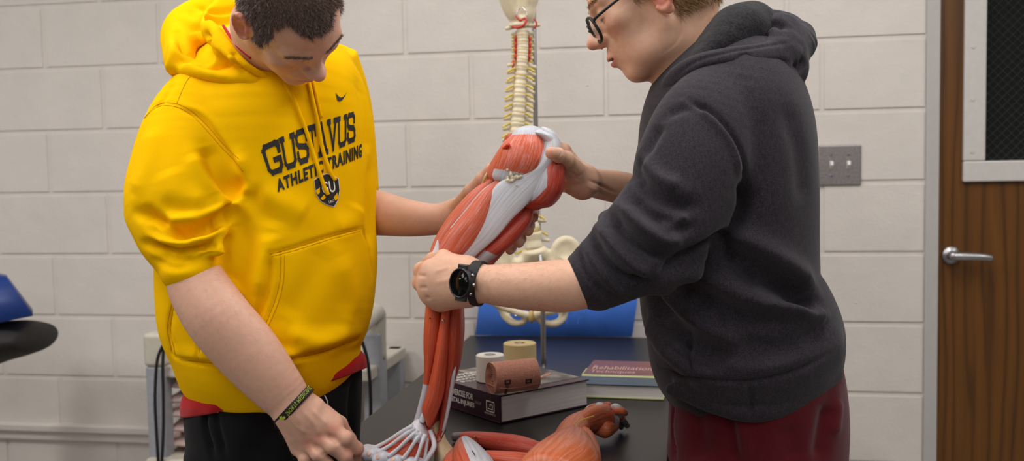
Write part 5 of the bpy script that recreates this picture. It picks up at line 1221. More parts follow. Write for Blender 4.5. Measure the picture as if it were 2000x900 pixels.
tube('nerve', [resting(1124, 838, .060), resting(1126, 828, .064), resting(1136, 820, .066), resting(1160, 812, .068)], .0009, MT['nerve'], am, n=6)
muscle('palm', zchain([(1148, 812, .046, .012, .010), (1160, 804, .048, .020, .014), (1185, 803, .046, .022, .016), (1205, 808, .038, .020, .014), (1214, 813, .032, .012, .010)]), MT['muscle3'], am, tendf=lambda a, t: (np.sin(a * 3 + t * 22) > .1) * 1.)
for i, (x, y, dx, dy) in enumerate(((1150, 800, 6, -8), (1162, 795, 8, -6), (1176, 793, 10, -4), (1190, 795, 12, -1), (1200, 800, 12, 4))):
    tube('finger', [resting(x, y + 4, .052), resting(x + dx, y + dy * .5, .060), resting(x + dx * 1.6, y + dy * .3 + 3, .058), resting(x + dx * 1.8, y + 7, .050)], [.0060, .0066, .0060, .0050], MT['tendonwhite'] if i % 2 else MT['muscle3'], am, n=12)
for i, pts in enumerate(([(1195, 808, .042), (1212, 815, .032), (1222, 826, .018)], [(1200, 812, .036), (1216, 822, .022), (1226, 832, .010)], [(1190, 815, .034), (1205, 827, .018), (1214, 834, .008)])):
    tube('finger', [resting(*p) for p in pts], [.007, .006, .0055], mat_plain('grey_finger_paint', (120, 118, 124), .35), am, n=12)

# ------------------------------------------------------------------ skeleton spine with pelvis on its stand
SD = 2.50
base = onz(1062, 731, TZ)
sk = empty('spine_model', tuple(base), 'cream plastic spine and pelvis model hanging on a metal stand behind the leg model', 'skeleton model')
bm = bmesh.new(); add_cyl(bm, base + [0, .0, 0], base + [0, .0, .010], .016, .015, 48); bm_obj('stand_base', bm, MT['dsteel'], sk, bevel=.003)
def at_y(px, py, yy): return ony(px, py, yy)
by0 = base[1]
pole_x = base[0]
tube('stand_pole', [base + [0, 0, .010], base + [0, 0, .20], np.array([P(1050, 400, SD + .06)[0], P(1050, 400, SD + .06)[1], P(1050, 400, SD + .06)[2]]), P(1044, 120, SD + .06), P(1040, -60, SD + .06), P(1028, -90, SD + .02), P(1020, -60, SD - .01), P(1018, 5, SD - .01), P(1019, 18, SD - .01)], [.0062, .0062, .0062, .0062, .006, .006, .005, .004, .003], MT['steel'], sk, n=14, sub=6)
def vertebra(c, up, w, h, dep, tw, tn_dy, kind):
    """body drum with a waist, pedicles, a pair of transverse processes, a spinous process"""
    R_ = []; u = nrm(up); x = nrm(V3(1, 0, 0) - u * (V3(1, 0, 0) @ u)); z = np.cross(u, x)
    if z @ FW < 0: z = -z
    v = Vol(c - max(w, tw) * 1.2 - .02, c + max(w, tw) * 1.2 + .02, .0017)
    Rm = np.array([x, z, u]).T
    v.loft([np.r_[c + u * h * t, x, z, w * s, dep * s] for t, s in ((-.5, 1.0), (-.28, .92), (0, .84), (.28, .92), (.5, 1.0))], k=.002, cap=.12)
    v.ell(c + z * (dep + .010), (w * .8, .012, h * .42), Rm, .008)
    for q in (-1, 1):
        v.chain([c + z * (dep + .006) + x * q * w * .5, c + z * (dep + .008) + x * q * tw * .7 + u * tn_dy * .4, c + z * (dep + .010) + x * q * tw + u * tn_dy], [.0055, .0042, .0050], .005)
        v.ell(c + z * (dep + .006) + x * q * w * .75 + u * h * .45, (.0055, .005, .008), Rm, .004); v.ell(c + z * (dep + .006) + x * q * w * .7 - u * h * .5, (.0055, .005, .007), Rm, .004)
    v.chain([c + z * (dep + .012), c + z * (dep + .035) - u * h * .5], [.006, .004], .006)
    V, F, N = v.mesh(); V = smooth(V, F, 1); return npmesh('vertebra', V, F, MT['bone'], sk)
cent = catmull(np.array([(1020, 58), (1021, 90), (1019, 130), (1016, 165), (1014, 205), (1011, 245), (1010, 290), (1018, 350), (1030, 410), (1040, 460), (1042, 488)], float), 12)
def center_at(y):
    i = np.argmin(abs(cent[:, 1] - y)); return cent[i, 0]
ys_ = [64, 76, 88, 99, 111, 124, 139, 157, 174, 192, 211, 230, 249, 270, 293, 318, 345, 374, 405, 434, 470]
for i, y in enumerate(ys_):
    x = center_at(y); nxt = ys_[i + 1] if i + 1 < len(ys_) else y + 36; prv = ys_[i - 1] if i else y - 12
    gap = (nxt - prv) / 2 * SD / FPX; t = i / (len(ys_) - 1)
    cerv = i < 5; wpx = (11.5 if cerv else 11.5 + 7.5 * max(0, (i - 7)) / 13 ); w_ = wpx * SD / FPX
    twpx = (19 if cerv else (26 if i < 16 else 30)); hh = gap * (.72 if not cerv else .62)
    cx1 = center_at(min(nxt, 488)); up = nrm(P(center_at(prv), prv, SD) - P(cx1, nxt, SD))
    c_ = P(x, y, SD)
    vb = vertebra(c_, up, w_, hh, w_ * .8, twpx * SD / FPX, .002 if cerv else -.003, 0)
    # disc below and a pair of yellow nerve roots
    if i < len(ys_) - 1:
        dc = (P(x, y, SD) + P(cx1, nxt, SD)) / 2; xx = nrm(V3(1, 0, 0)); bm = bmesh.new(); add_cyl(bm, dc - up * gap * .15, dc + up * gap * .15, w_ * .93, w_ * .93, 28)
        bmesh.ops.scale(bm, vec=(1, .82, 1), space=Matrix.Translation(-Vector(dc)), verts=bm.verts); bm_obj('intervertebral_disc', bm, MT['disc'], sk, bevel=.0015, smooth=True)
    for q in (-1, 1):
        a = (P(x, y, SD) + P(cx1, nxt, SD)) / 2 + V3(q * w_ * .9, 0, w_ * .6)
        L_ = (.012 if cerv else .020) * (1 if q > 0 else 1.1)
        tube('nerve', [a, a + V3(q * L_ * .5, -.001 if cerv else -.004, 0), a + V3(q * L_, -.003 if cerv else -.010 + (0 if q > 0 else -.001), -.003)], [.0034, .0030, .0026], MT['nerve'], sk, n=10)
    if cerv and i:
        for q in (-1, 1): tube('artery', [c_ + V3(q * w_ * 1.0, .008, w_ * .2), c_ + V3(q * w_ * 1.25, 0, w_ * .1), c_ + V3(q * w_ * 1.05, -.008, w_ * .2)], [.0028, .0034, .0028], MT['artery'], sk, n=8)
tube('artery', [P(1002, 118, SD - .01), P(1004, 124, SD - .022), P(1001, 132, SD - .018)], .0022, MT['artery'], sk, n=8)
v = Vol(P(1002, 462, SD - .02) - .02, P(1002, 462, SD - .02) + .02, .0014); v.ell(P(1012, 462, SD - .025), (.009, .007, .006)); V, F, N = v.mesh(); npmesh('disc_bulge', V, F, MT['artery'], sk)
# base of the skull, with its hook and the first arteries
v = Vol(P(1015, 0, SD) - .07, P(1015, 0, SD) + .07, .002)
v.loft([sec(968, -34, 1060, -34, SD, thick=.045), sec(974, -5, 1053, -5, SD, thick=.040), sec(980, 10, 1049, 12, SD, thick=.034), sec(990, 26, 1046, 30, SD, thick=.028), sec(996, 36, 1042, 40, SD + .002, thick=.020)], k=.006, cap=.3)
v.chain([P(1019, -30, SD - .045), P(1019, 14, SD - .036), P(1020, 26, SD - .03)], [.012, .013, .011], .006, 'd')
v.ell(P(1012, 50, SD), (.026, .02, .008), k=.01)
V, F, N = v.mesh(); V = smooth(V, F, 1); npmesh('skull_base', V, F, MT['bone'], sk)
for pts in ([(1017, 14), (1011, 22), (1009, 30)], [(1020, 14), (1027, 22), (1029, 32)]): tube('hanging_hook', [P(x, y, SD - .046) for x, y in pts], .0014, MT['chrome'], sk, n=8)
tube('artery', [P(1001, 52, SD - .034), P(1010, 54, SD - .042), P(1022, 50, SD - .044), P(1028, 40, SD - .042), P(1024, 36, SD - .04), P(1016, 40, SD - .042), P(1007, 31, SD - .036)], [.0026, .003, .003, .003, .0028, .0028, .002], MT['artery'], sk, n=8)
tube('artery', [P(1043, 36, SD - .02), P(1048, 46, SD - .02), P(1043, 56, SD - .02)], .0022, MT['artery'], sk, n=8)
for q, x in ((-1, 992), (1, 1050)): tube('transverse_process', [P(1020 + q * 10, 50, SD), P(x, 52 - q * 3, SD - .004), P(x + q * 5, 52 - q * 4, SD - .004)], [.006, .005, .003], MT['bone'], sk, n=10)
# pelvis
v = Vol(P(1045, 560, SD) - [.17, .10, .16], P(1045, 560, SD) + [.17, .10, .16], .0022)
Rz = lambda a: np.array([nrm(V3(math.cos(a), math.sin(a), 0)), nrm(V3(0, 0, 1)), nrm(V3(-math.sin(a), math.cos(a), 0))]).T
v.loft([sec(1020, 490, 1068, 490, SD + .0, thick=.024), sec(1008, 510, 1086, 508, SD + .01, thick=.020), sec(1018, 540, 1074, 540, SD + .025, thick=.014), sec(1030, 580, 1060, 580, SD + .03, thick=.010), sec(1040, 610, 1050, 610, SD + .025, thick=.006)], k=.008)
v.ell(P(1105, 491, SD - .005), (.038, .011, .040), Rz(-.3), .006); v.ell(P(1106, 489, SD - .020), (.029, .012, .030), Rz(-.3), .004, 'd')
v.ell(P(968, 510, SD - .0), (.050, .012, .044), Rz(.35), .006); v.ell(P(968, 508, SD - .016), (.040, .012, .034), Rz(.35), .004, 'd')
for q, pts in ((1, [(1118, 520), (1122, 555), (1112, 585), (1095, 605)]), (-1, [(950, 540), (955, 570), (975, 592), (992, 606)])):
    v.chain([P(x, y, SD - .01) for x, y in pts], [.016, .018, .015, .012], .012, sub=3)
v.chain([P(950, 575, SD - .02), P(975, 596, SD - .04), P(1005, 608, SD - .05), P(1028, 615, SD - .052)], [.014, .009, .0085, .010], .008, sub=3)
v.chain([P(1048, 614, SD - .052), P(1078, 608, SD - .05), P(1100, 600, SD - .035), P(1112, 590, SD - .02)], [.010, .008, .009, .013], .008, sub=3)
v.chain([P(1030, 618, SD - .050), P(1020, 630, SD - .045), P(1003, 630, SD - .035), P(988, 618, SD - .02), P(983, 604, SD - .01)], [.008, .0075, .0085, .010, .012], .006, sub=3)
v.chain([P(1048, 620, SD - .050), P(1062, 630, SD - .045), P(1082, 632, SD - .035), P(1098, 622, SD - .02), P(1102, 600, SD - .01)], [.008, .0085, .0095, .010, .012], .006, sub=3)
for q in (-1, 1): v.ell(P(1045 + q * 32, 515, SD + .0), (.014, .012, .012), k=.012)
V, F, N = v.mesh(); V = smooth(V, F, 2); npmesh('pelvis', V, F, MT['bone'], sk)
v = Vol(P(1038, 617, SD - .05) - .03, P(1038, 617, SD - .05) + .03, .0015); v.ell(P(1038, 618, SD - .052), (.0085, .012, .016), k=.002); V, F, N = v.mesh(); npmesh('pubic_disc', V, F, MT['disc'], sk)
for x, y in ((1007, 617), (1060, 615)): tube('screw', [P(x, y, SD - .066), P(x + 1, y, SD - .056)], .003, MT['chrome'], sk, sub=1)
# ------------------------------------------------------------------ wedge cushions
def wedge(name, pts, mat, label, cat, bev=.012):
    c = np.mean(pts, axis=0); bm = bmesh.new(); add_hex(bm, [np.array(p) for p in pts]); o = bm_obj(name, bm, mat, None, bevel=bev, seg=4, smooth=True); tag(o, label, cat); return o
w0, w1 = onz(928, 655, TZ), onz(1234, 658, TZ); w0[2] = w1[2] = TZ + .001
top0, top1 = ony(940, 555, 2.965), ony(1250, 548, 2.975)
wg = wedge('wedge_cushion', [w0, w1, w1 + [0, .06, 0], w0 + [0, .06, 0], top0, top1, top1 + [0, .03, 0], top0 + [0, .03, 0]], MT['blue'], 'blue vinyl wedge cushion leaning on the wall at the back of the black table', 'cushion')
WT = bvh([tuple(v_.co) for v_ in wg.data.vertices], [list(p.vertices) for p in wg.data.polygons])
text_warp('lettering', 'TP', lambda uv: warp(WT, ((1098, 612), (1145, 611), (1143, 632), (1096, 633)), uv, .0006), mat_plain('faded_marker', (52, 96, 186), .6), wg, -.03, 8, 1.2)
# padded exercise bench at the far left, carrying its own blue wedge
LD = 2.9
c = P(-40, 660, LD)
bn = empty('padded_bench', (c[0], c[1], 0), 'black padded bench end jutting in at the left edge', 'bench')
v = Vol(np.minimum(P(-170, 740, LD), P(95, 620, LD)) - .24, np.maximum(P(-170, 740, LD), P(95, 620, LD)) + .22, .005)
v.loft([np.r_[P(-170, 708, LD), nrm(V3(0, 0, 1)), nrm(V3(.25, 1, 0)), .17, .068], np.r_[P(-60, 684, LD), nrm(V3(0, 0, 1)), nrm(V3(.25, 1, 0)), .17, .064], np.r_[P(0, 668, LD), nrm(V3(0, 0, 1)), nrm(V3(.25, 1, 0)), .165, .058], np.r_[P(40, 661, LD), nrm(V3(0, 0, 1)), nrm(V3(.25, 1, 0)), .15, .052], np.r_[P(68, 659, LD), nrm(V3(0, 0, 1)), nrm(V3(.25, 1, 0)), .14, .042]], k=.01, cap=.6)
V, F, N = v.mesh(); npmesh('pad', V, F, MT['blackvinyl'], bn)
for dx in (-230, -190):
    q = P(dx, 740, LD); bm = bmesh.new(); add_cyl(bm, (q[0], q[1] - .1, 0), (q[0], q[1] - .1, q[2] - .02), .02); add_cyl(bm, (q[0], q[1] + .1, 0), (q[0], q[1] + .1, q[2] - .02), .02); bm_obj('leg', bm, MT['dsteel'], bn)
f0 = LD - .13; 
A_ = [P(-130, 655, f0), P(64, 617, f0), P(64, 604, f0 + .26), P(-130, 640, f0 + .26), P(-130, 520, f0 + .05), P(12, 541, f0 + .05), P(12, 536, f0 + .22), P(-130, 515, f0 + .22)]
wedge('wedge_cushion', A_, MT['navy'], 'blue vinyl wedge cushion lying on the black padded bench at the left edge', 'cushion', .010)
# ------------------------------------------------------------------ utility cart behind the yellow sweatshirt
a = onz(283, 900, .5); cy0 = 2.62
cl = ony(283, 650, cy0); cr = ony(748, 602, 2.86)
ct = empty('utility_cart', (P(500, 800, 2.75)[0], 2.75, 0), 'grey and beige utility cart behind the person in yellow', 'cart')
def post(pxa, pya, pxb, pyb, yy, zb=.05, mat='cartgrey', dep=.05):
    A1, B1 = ony(pxa, pya, yy), ony(pxb, pyb, yy); bm = bmesh.new(); add_box(bm, (A1[0], yy, zb), (B1[0], yy + dep, A1[2])); bm_obj('corner_post', bm, MT[mat], ct, bevel=.006, seg=3); return A1[0], B1[0], A1[2]
x0, x1, zt = post(283, 716, 318, 716, 2.62)
bm = bmesh.new(); za = ony(283, 700, 2.62)[2]; add_box(bm, (x0 - .003, 2.615, ony(283, 716, 2.62)[2]), (x1 + .003, 2.675, ony(283, 652, 2.615)[2])); bm_obj('corner_cap', bm, MT['cart'], ct, bevel=.012, seg=4)
xr0 = ony(712, 700, 2.72)[0]; xr1 = ony(748, 700, 2.72)[0]
zt2 = ony(745, 602, 2.72)[2]
bm = bmesh.new(); add_box(bm, (xr0, 2.70, .05), (xr1, 2.76, zt2 - .07)); bm_obj('corner_post', bm, MT['cartgrey'], ct, bevel=.006, seg=3)
V, F, uv = tube_arr([ony(660, 690, 2.45), ony(700, 640, 2.56), ony(722, 618, 2.66), ony(735, 612, 2.72), ony(737, 640, 2.73), ony(737, 700, 2.73)], [.026, .026, .026, .026, .025, .024], 16); npmesh('handle', V, F, MT['cart'], ct)
zs = ony(300, 716, 2.62)[2]
bm = bmesh.new(); add_box(bm, (x0 + .01, 2.635, zs - .035), (xr1 - .01, 2.99, zs)); bm_obj('top_shelf', bm, MT['cart'], ct, bevel=.006, seg=3)
zl = ony(310, 893, 2.62)[2]
bm = bmesh.new(); add_box(bm, (x0 + .001, 2.60, zl - .05), (xr1 - .01, 2.99, zl)); bm_obj('lower_shelf', bm, MT['cart'], ct, bevel=.006, seg=3)
for yy in (2.94,):
    for xx in (x0 + .01, xr1 - .06):
        bm = bmesh.new(); add_box(bm, (xx, yy, .05), (xx + .045, yy + .045, zs)); bm_obj('corner_post', bm, MT['cartgrey'], ct, bevel=.005)
for xx in (x0 + .03, xr1 - .04):
    for yy in (2.66, 2.95):
        bm = bmesh.new(); add_cyl(bm, (xx - .012, yy, .03), (xx + .012, yy, .03), .03, .03, 20); bm_obj('caster', bm, MT['rubber'], ct, bevel=.003)
# cords hanging from the cart
cd1 = tube('power_cord', [ony(x, y, 2.592) for x, y in ((318, 674), (308, 700), (304, 740), (303, 790), (306, 850), (309, 900), (311, 940), (316, 900), (319, 840), (319, 780), (318, 720), (319, 690), (321, 676))], .0045, MT['rubber'], None, n=10)
tag(cd1, 'black looped cord hanging down the left post of the cart', 'cord', 'black cords on the cart')
cd2 = tube('power_cord', [ony(x, y, 2.60) for x, y in ((690, 640), (706, 665), (717, 700), (722, 740), (724, 790), (724, 850), (724, 930))], .0048, MT['rubber'], None, n=10)
tag(cd2, 'black cord hanging beside the right post of the cart, left of the table', 'cord', 'black cords on the cart')
# folded towels on the lower shelf
r3 = np.random.default_rng(12)
for i in range(5):
    zc = zl + .014 + i * .043; xo = [.0, .012, -.004, .016, .004][i]; cx_ = ony(362, 850, 2.72)[0] + xo
    v = Vol((cx_ - .075, 2.63, zc - .02), (cx_ + .24, 2.93, zc + .04), .0045)
    v.loft([np.r_[(cx_ - .035, 2.78, zc + .010), (0, 1, 0), (0, 0, 1), .115, .016], np.r_[(cx_ + .06, 2.78, zc + .012), (0, 1, 0), (0, 0, 1), .120, .019], np.r_[(cx_ + .20, 2.78, zc + .010), (0, 1, 0), (0, 0, 1), .115, .017]], k=.005, cap=.9)
    V, F, N = v.mesh(); V = smooth(V, F, 1); N = vnormals(V, F); V = V + N * (fbm(V, 70, 3, 30 + i)[:, None] * .0035)
    t_ = npmesh('folded_towel', V, F, MT['towel']); tag(t_, ['white folded towel at the bottom of the pile on the cart shelf', 'white folded towel second from the bottom of the pile on the cart', 'white folded towel in the middle of the pile on the cart', 'white folded towel second from the top of the pile on the cart', 'white folded towel on top of the pile on the cart shelf'][i], 'towel', 'folded towels on the cart')
# ------------------------------------------------------------------ books
MT['pages'] = None
def mat_pages():
    m, nt, b = newmat('page_edges'); n = noise_node(nt, 1, 2, stretch=(2, 2, 900)); c = np.array(lin((252, 248, 246)))
    r = ramp(nt, n.outputs[0], [(.35, tuple(c * .86)), (.6, tuple(c))]); nt.links.new(r.outputs[0], b.inputs['Base Color']); setp(b, Roughness=.8); return m
MT['pages'] = mat_pages()
def mat_coverphoto():
    m, nt, b = newmat('book_cover_photo'); n = noise_node(nt, 22, 3); r = ramp(nt, n.outputs[0], [(.38, lin((64, 58, 56))), (.5, lin((120, 112, 104))), (.62, lin((150, 140, 128))), (.7, lin((96, 84, 78)))]); r.color_ramp.interpolation = 'LINEAR'
    nt.links.new(r.outputs[0], b.inputs['Base Color']); setp(b, Roughness=.25); return m
MT['purple'] = mat_plain('purple_cover', (58, 24, 40), .28, namp=.05)
MT['coverphoto'] = mat_coverphoto()
p0 = onz(977, 829, TZ); p1 = onz(1149, 793, TZ); p2 = onz(884, 781, TZ)   # front corner, fore-edge corner, spine back
u_ = nrm(p1 - p0); L1 = .232; 
v_ = nrm(np.array([-u_[1], u_[0], 0]));  L2 = .262; TH = .056
def book(name, o, u, vv, lu, lv, th, cover, label, spine_side='u0', ct_=.0028):
    """o = bottom corner; u = away from the spine, vv = along the spine"""
    Mx = Matrix([[u[0], vv[0], 0, o[0]], [u[1], vv[1], 0, o[1]], [u[2], vv[2], 1, o[2]], [0, 0, 0, 1]])
    root = empty(name, tuple(o + u * lu / 2 + vv * lv / 2), label, 'book')
    bm = bmesh.new(); add_box(bm, (0, 0, 0), (lu, lv, ct_), Mx); bm_obj('back_cover', bm, cover, root, bevel=.0008)
    bm = bmesh.new(); add_box(bm, (0, 0, th - ct_), (lu, lv, th), Mx); fc = bm_obj('front_cover', bm, cover, root, bevel=.0008)
    bm = bmesh.new(); add_box(bm, (0, 0, ct_), (ct_ * 1.3, lv, th - ct_), Mx); spn = bm_obj('spine', bm, cover, root, bevel=.0006)
    bm = bmesh.new(); add_box(bm, (ct_ * 1.3, .004, ct_), (lu - .004, lv - .004, th - ct_), Mx); bm_obj('page_block', bm, MT['pages'], root)
    return root, fc, spn, Mx
bk, fc, spn, Mx = book('thick_textbook', p0 + [0, 0, .001], u_, v_, L1, L2, TH, MT['purple'], 'thick purple hardback textbook on the table with tape rolls on top')
def quad_on(Mx, pts, z): return [np.array(Mx @ Vector((p[0], p[1], z))) for p in pts]
def panel(name, Mx, x0, y0, x1, y1, z, mat, parent, t=.0004):
    bm = bmesh.new(); add_box(bm, (x0, y0, z), (x1, y1, z + t), Mx); return bm_obj(name, bm, mat, parent)
panel('cover_picture', Mx, .010, .0, .2, .0, TH, MT['coverphoto'], fc) if 0 else None
bm = bmesh.new(); add_box(bm, (.072, .028, TH), (L1 - .002, L2 - .004, TH + .0005), Mx); bm_obj('cover_picture', bm, MT['coverphoto'], fc)
for (xa, ya, xb, yb) in ((.13, .10, .20, .16), (.15, .17, .21, .19), (.14, .07, .21, .10)):
    a_, b_ = np.array(Mx @ Vector((xa, ya, TH + .0004))), np.array(Mx @ Vector((xb, yb, TH + .0004))); 
    bm = bmesh.new(); d_ = nrm(b_ - a_); s_ = np.cross([0, 0, 1], d_) * .005; q_ = [a_ - s_, a_ + s_, b_ + s_ * .7, b_ - s_ * .7]; add_hex(bm, [*q_, *[p + np.array([0, 0, .0006]) for p in q_]]); bm_obj('cover_picture', bm, mat_plain('tan_cover_art', (196, 138, 110), .4), fc)
# cover words read with the spine at the left hand: baseline along u, up along v
def plane_text(name, text, Mx, x0, y0, x1, y1, z, mat, parent, swap=False, **k):
    def fn(uv):
        out = []
        for a, b in uv:
            if swap: p = Mx @ Vector((z, y1 + (y0 - y1) * a, x0 + (x1 - x0) * b))
            else: p = Mx @ Vector((x0 + (x1 - x0) * a, y0 + (y1 - y0) * b, z))
            out.append(tuple(p))
        return out
    return text_warp(name, text, fn, mat, parent, cuts=2, **k)
for i, wd_ in enumerate(('THERAPEUTIC', 'EXERCISE FOR', 'MUSCULOSKELETAL', 'INJURIES')):
    y = L2 - .045 - i * .022; plane_text('cover_title', wd_, Mx, .012, y - .007, .012 + .0085 * len(wd_), y + .008, TH + .0007, MT['cream'], fc, bold=.02)
# spine words run from the head down to the foot
plane_text('spine_title', 'THERAPEUTIC EXERCISE FOR', Mx, .031, .092, .044, .278 - .02, -.0004, MT['cream'], spn, swap=True, bold=.02)
plane_text('spine_title', 'MUSCULOSKELETAL INJURIES', Mx, .013, .088, .026, .278 - .02, -.0004, MT['cream'], spn, swap=True, bold=.02)
plane_text('spine_author', 'HOUGLUM', Mx, .026, .064, .032, .086, -.0004, mat_plain('grey_print', (170, 160, 165), .6), spn, swap=True)
# publisher's mark: square with a swirl, wordmark beneath
for rect in ((.018, .018, .040, .020), (.018, .044, .040, .046), (.018, .018, .020, .046), (.038, .018, .040, .046), (.023, .024, .025, .040), (.023, .024, .034, .026), (.032, .024, .034, .034), (.028, .032, .034, .034)):
    bm = bmesh.new(); add_box(bm, (-.0006, rect[1], rect[0]), (-.0001, rect[3], rect[2]), Mx); bm_obj('emblem', bm, MT['cream'], spn)
plane_text('spine_publisher', 'HUMAN KINETICS', Mx, .012, .014, .016, .052, -.0004, MT['cream'], spn, swap=True)
# second book
q0 = onz(1151, 777, TZ); q1 = onz(1290, 782, TZ)
u2 = nrm(q1 - q0); v2 = nrm(np.array([-u2[1], u2[0], 0]))
MT['green'] = mat_plain('pale_green_cover', (188, 196, 128), .4); T2 = .030
o2 = q0 - u2 * .03 + [0, 0, .001]; L21 = .19; L22 = .262
Mx2 = Matrix([[u2[0], v2[0], 0, o2[0]], [u2[1], v2[1], 0, o2[1]], [0, 0, 1, o2[2]], [0, 0, 0, 1]])
b2 = empty('thin_textbook', tuple(o2 + u2 * .1 + v2 * .1), 'maroon and teal textbook lying on the table to the right of the thick book', 'book')
bm = bmesh.new(); add_box(bm, (0, 0, 0), (L21, L22, .002), Mx2); bm_obj('back_cover', bm, MT['green'], b2)
bm = bmesh.new(); add_box(bm, (0, .003, .002), (L21 - .003, L22, T2 - .002), Mx2); bm_obj('page_block', bm, MT['pages'], b2)
bm = bmesh.new(); add_box(bm, (0, 0, T2 - .002), (L21, .080, T2), Mx2); f2 = bm_obj('front_cover', bm, mat_plain('teal_cover', (42, 68, 84), .35), b2); f2['label'] = 'teal lower part of the cover'
bm = bmesh.new(); add_box(bm, (0, .080, T2 - .002), (L21, .098, T2), Mx2); bm_obj('front_cover', bm, MT['green'], b2)['label'] = 'pale green stripe'
bm = bmesh.new(); add_box(bm, (0, .098, T2 - .002), (L21, L22, T2), Mx2); f3 = bm_obj('front_cover', bm, mat_plain('maroon_cover', (112, 60, 62), .35), b2); f3['label'] = 'maroon upper part of the cover'
gpt = mat_plain('pale_pink_print', (206, 166, 156), .6)
plane_text('cover_title', 'Rehabilitation', Mx2, .012, .158, .150, .198, T2 + .0003, gpt, f3); plane_text('cover_title', 'Techniques', Mx2, .012, .112, .115, .150, T2 + .0003, gpt, f3)
plane_text('cover_author', 'PRENTICE', Mx2, .052, .046, .105, .055, T2 + .0003, mat_plain('pale_teal_print', (120, 145, 155), .6), f2, spacing=1.3)
bm = bmesh.new(); add_box(bm, (.160, .165, T2), (.172, .245, T2 + .0004), Mx2); bm_obj('cover_panel', bm, MT['green'], f3)
# thin pale edge of another book under the far left corner
o3 = onz(1100, 712, TZ); bm = bmesh.new(); add_box(bm, (-.018, .19, .0), (.03, .262, .010), Mx2)
ob3 = bm_obj('booklet', bm, MT['green']); tag(ob3, 'pale green booklet edge showing at the far left corner of the maroon and teal textbook', 'book')
# ------------------------------------------------------------------ tape rolls
def tape(name, px, py_top, rpx, h, core, mat, label, lcol, zb):
    """roll standing on end; top face centre seen at (px,py_top)"""
    c = onz(px, py_top, zb + h); r_ = rpx * (np.dot(c - CAM, FW)) / FPX; root = empty(name, (c[0], c[1], zb), label, 'tape')
    n = 64; prof = [(core, 0), (r_ - .0015, 0), (r_, .0015), (r_, h - .0015), (r_ - .0015, h), (core, h)]; V = []; m = len(prof)
    for i in range(n):
        a = 2 * math.pi * i / n
        for q, z in prof: V.append((c[0] + math.cos(a) * q, c[1] + math.sin(a) * q, zb + z))
    F = [[i * m + j, ((i + 1) % n) * m + j, ((i + 1) % n) * m + (j + 1) % m, i * m + (j + 1) % m] for i in range(n) for j in range(m)]
    o = npmesh('tape_winding', V, F, mat, root, smooth=False)
    bm = bmesh.new(); add_cyl(bm, (c[0], c[1], zb + .0005), (c[0], c[1], zb + h - .0015), core - .0002, core - .0002, 40); bm_obj('core', bm, lcol, root)
    bm = bmesh.new(); add_cyl(bm, (c[0], c[1], zb + h - .001), (c[0], c[1], zb + h - .0004), core * .45, core * .45, 24); bm_obj('core_mark', bm, mat_plain('core_mark_' + name, (170, 168, 170), .5), root)
    # layer lines on the end face
    for q in np.linspace(core + .003, r_ - .003, 5):
        V2_, F2_, uv_ = tube_arr([(c[0] + math.cos(t) * q, c[1] + math.sin(t) * q, zb + h) for t in np.linspace(0, 2 * math.pi, 49)], .00025, 5, 1); npmesh('winding_edge', V2_, F2_, mat, root)
zb = TZ + TH + .0016
tape('white_tape_roll', 957, 692, 27.5, .055, .0125, mat_plain('white_tape', (232, 228, 222), .75, nscale=300, namp=.04), 'white athletic tape roll standing on the thick purple book', mat_plain('grey_core', (110, 108, 112), .5), zb)
tape('tan_tape_roll', 1015, 669, 32, .048, .0125, mat_plain('tan_tape', (198, 178, 130), .75, nscale=300, namp=.05), 'tan athletic tape roll standing behind the bandage roll', mat_plain('maroon_core', (120, 46, 50), .5), zb)
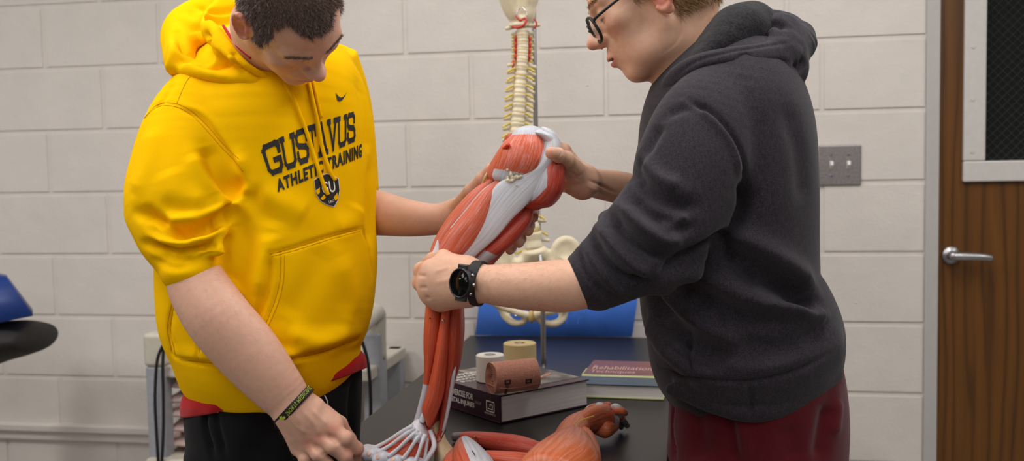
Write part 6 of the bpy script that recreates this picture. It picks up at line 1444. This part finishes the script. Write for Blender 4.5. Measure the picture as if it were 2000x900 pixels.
# elastic bandage
MT['bandage'] = mat_cloth('elastic_bandage', (222, 164, 142), (184, 124, 104), 500, bstr=.7)
RB = .0345
ea = onz(968, 737, zb + RB); eb = onz(1040, 729, zb + RB); 
axb = nrm(eb - ea); axb[2] = 0; axb = nrm(axb); Lb = .094; mid = onz(1001, 733, zb + RB); ea = mid - axb * Lb / 2; eb = mid + axb * Lb / 2
bd = empty('elastic_bandage', (mid[0], mid[1], zb), 'rolled tan elastic bandage with two metal clips lying on the thick book', 'bandage')
xb = nrm(np.cross([0, 0, 1.], axb)); zbv = np.array([0, 0, 1.])
V = []; F = []; n = 360; turns = 7; th_ = .0021
ang = np.linspace(0, turns * 2 * math.pi, n); rad = .008 + (RB - .0022 - .008) * ang / ang[-1]
for i in range(n):
    d_ = math.cos(ang[i] - 1.2) * xb * 1.0 + math.sin(ang[i] - 1.2) * zbv * .97
    for rr_, sgn in ((rad[i] - th_ / 2, -1), (rad[i] - th_ / 2, 1), (rad[i] + th_ / 2, 1), (rad[i] + th_ / 2, -1)):
        wob = .0012 * math.sin(ang[i] * 3.1 + sgn); V.append(mid + d_ * rr_ + axb * (sgn * Lb / 2 + wob + (.004 * (1 - ang[i] / ang[-1])) * -sgn))
for i in range(n - 1):
    for j in range(4): F.append([i * 4 + j, i * 4 + (j + 1) % 4, (i + 1) * 4 + (j + 1) % 4, (i + 1) * 4 + j])
F.append([0, 1, 2, 3]); F.append([(n - 1) * 4 + j for j in range(4)][::-1])
npmesh('bandage_winding', V, F, MT['bandage'], bd, smooth=False)
bm = bmesh.new(); add_cyl(bm, mid - axb * (Lb / 2 - .006), mid + axb * (Lb / 2 - .006), .0085, .0085, 24); bm_obj('bandage_core', bm, MT['bandage'], bd)
BT = bvh(V, F)
def clip(px, py):
    hh = hit(BT, px, py)
    if hh is None: return
    c_, n_ = hh; x_ = nrm(axb); x_ = nrm(x_ - n_ * (x_ @ n_)); y_ = np.cross(n_, x_)
    Mc = Matrix([[x_[i], y_[i], n_[i], c_[i]] for i in range(3)] + [[0, 0, 0, 1]]); st_ = mat_plain('clip_steel', (112, 104, 100), .35, .8)
    bm = bmesh.new()
    for r_ in ((-.0062, .0030, .0062, .0050), (-.0062, -.0040, .0062, -.0018), (-.0062, -.004, -.0042, .005), (.0042, -.004, .0062, .005)): add_box(bm, (r_[0], r_[1], -.0005), (r_[2], r_[3], .0022), Mc)
    bm_obj('metal_clip', bm, st_, bd)
    sg = -1 if (y_ @ UP) > 0 else 1
    pp = [h[0] + h[1] * .0012 for h in (hit(BT, *q_) for q_ in ((px, py + 4), (px - 2, py + 12), (px - 4, py + 20), (px - 6, py + 27))) if h is not None]
    if len(pp) > 2: tube('clip_strap', pp, .0026, mat_plain('clip_elastic', (96, 62, 52), .8), bd, n=8, sub=2)
clip(991, 746); clip(1032, 744)
for q_ in (.0,):
    pp = [h[0] + h[1] * .0004 for h in (hit(BT, x, y) for x, y in ((950, 748), (975, 757), (1010, 757), (1052, 748))) if h is not None]
    if len(pp) > 2: tube('bandage_edge', pp, .0011, MT['bandage'], bd, n=6, sub=6)
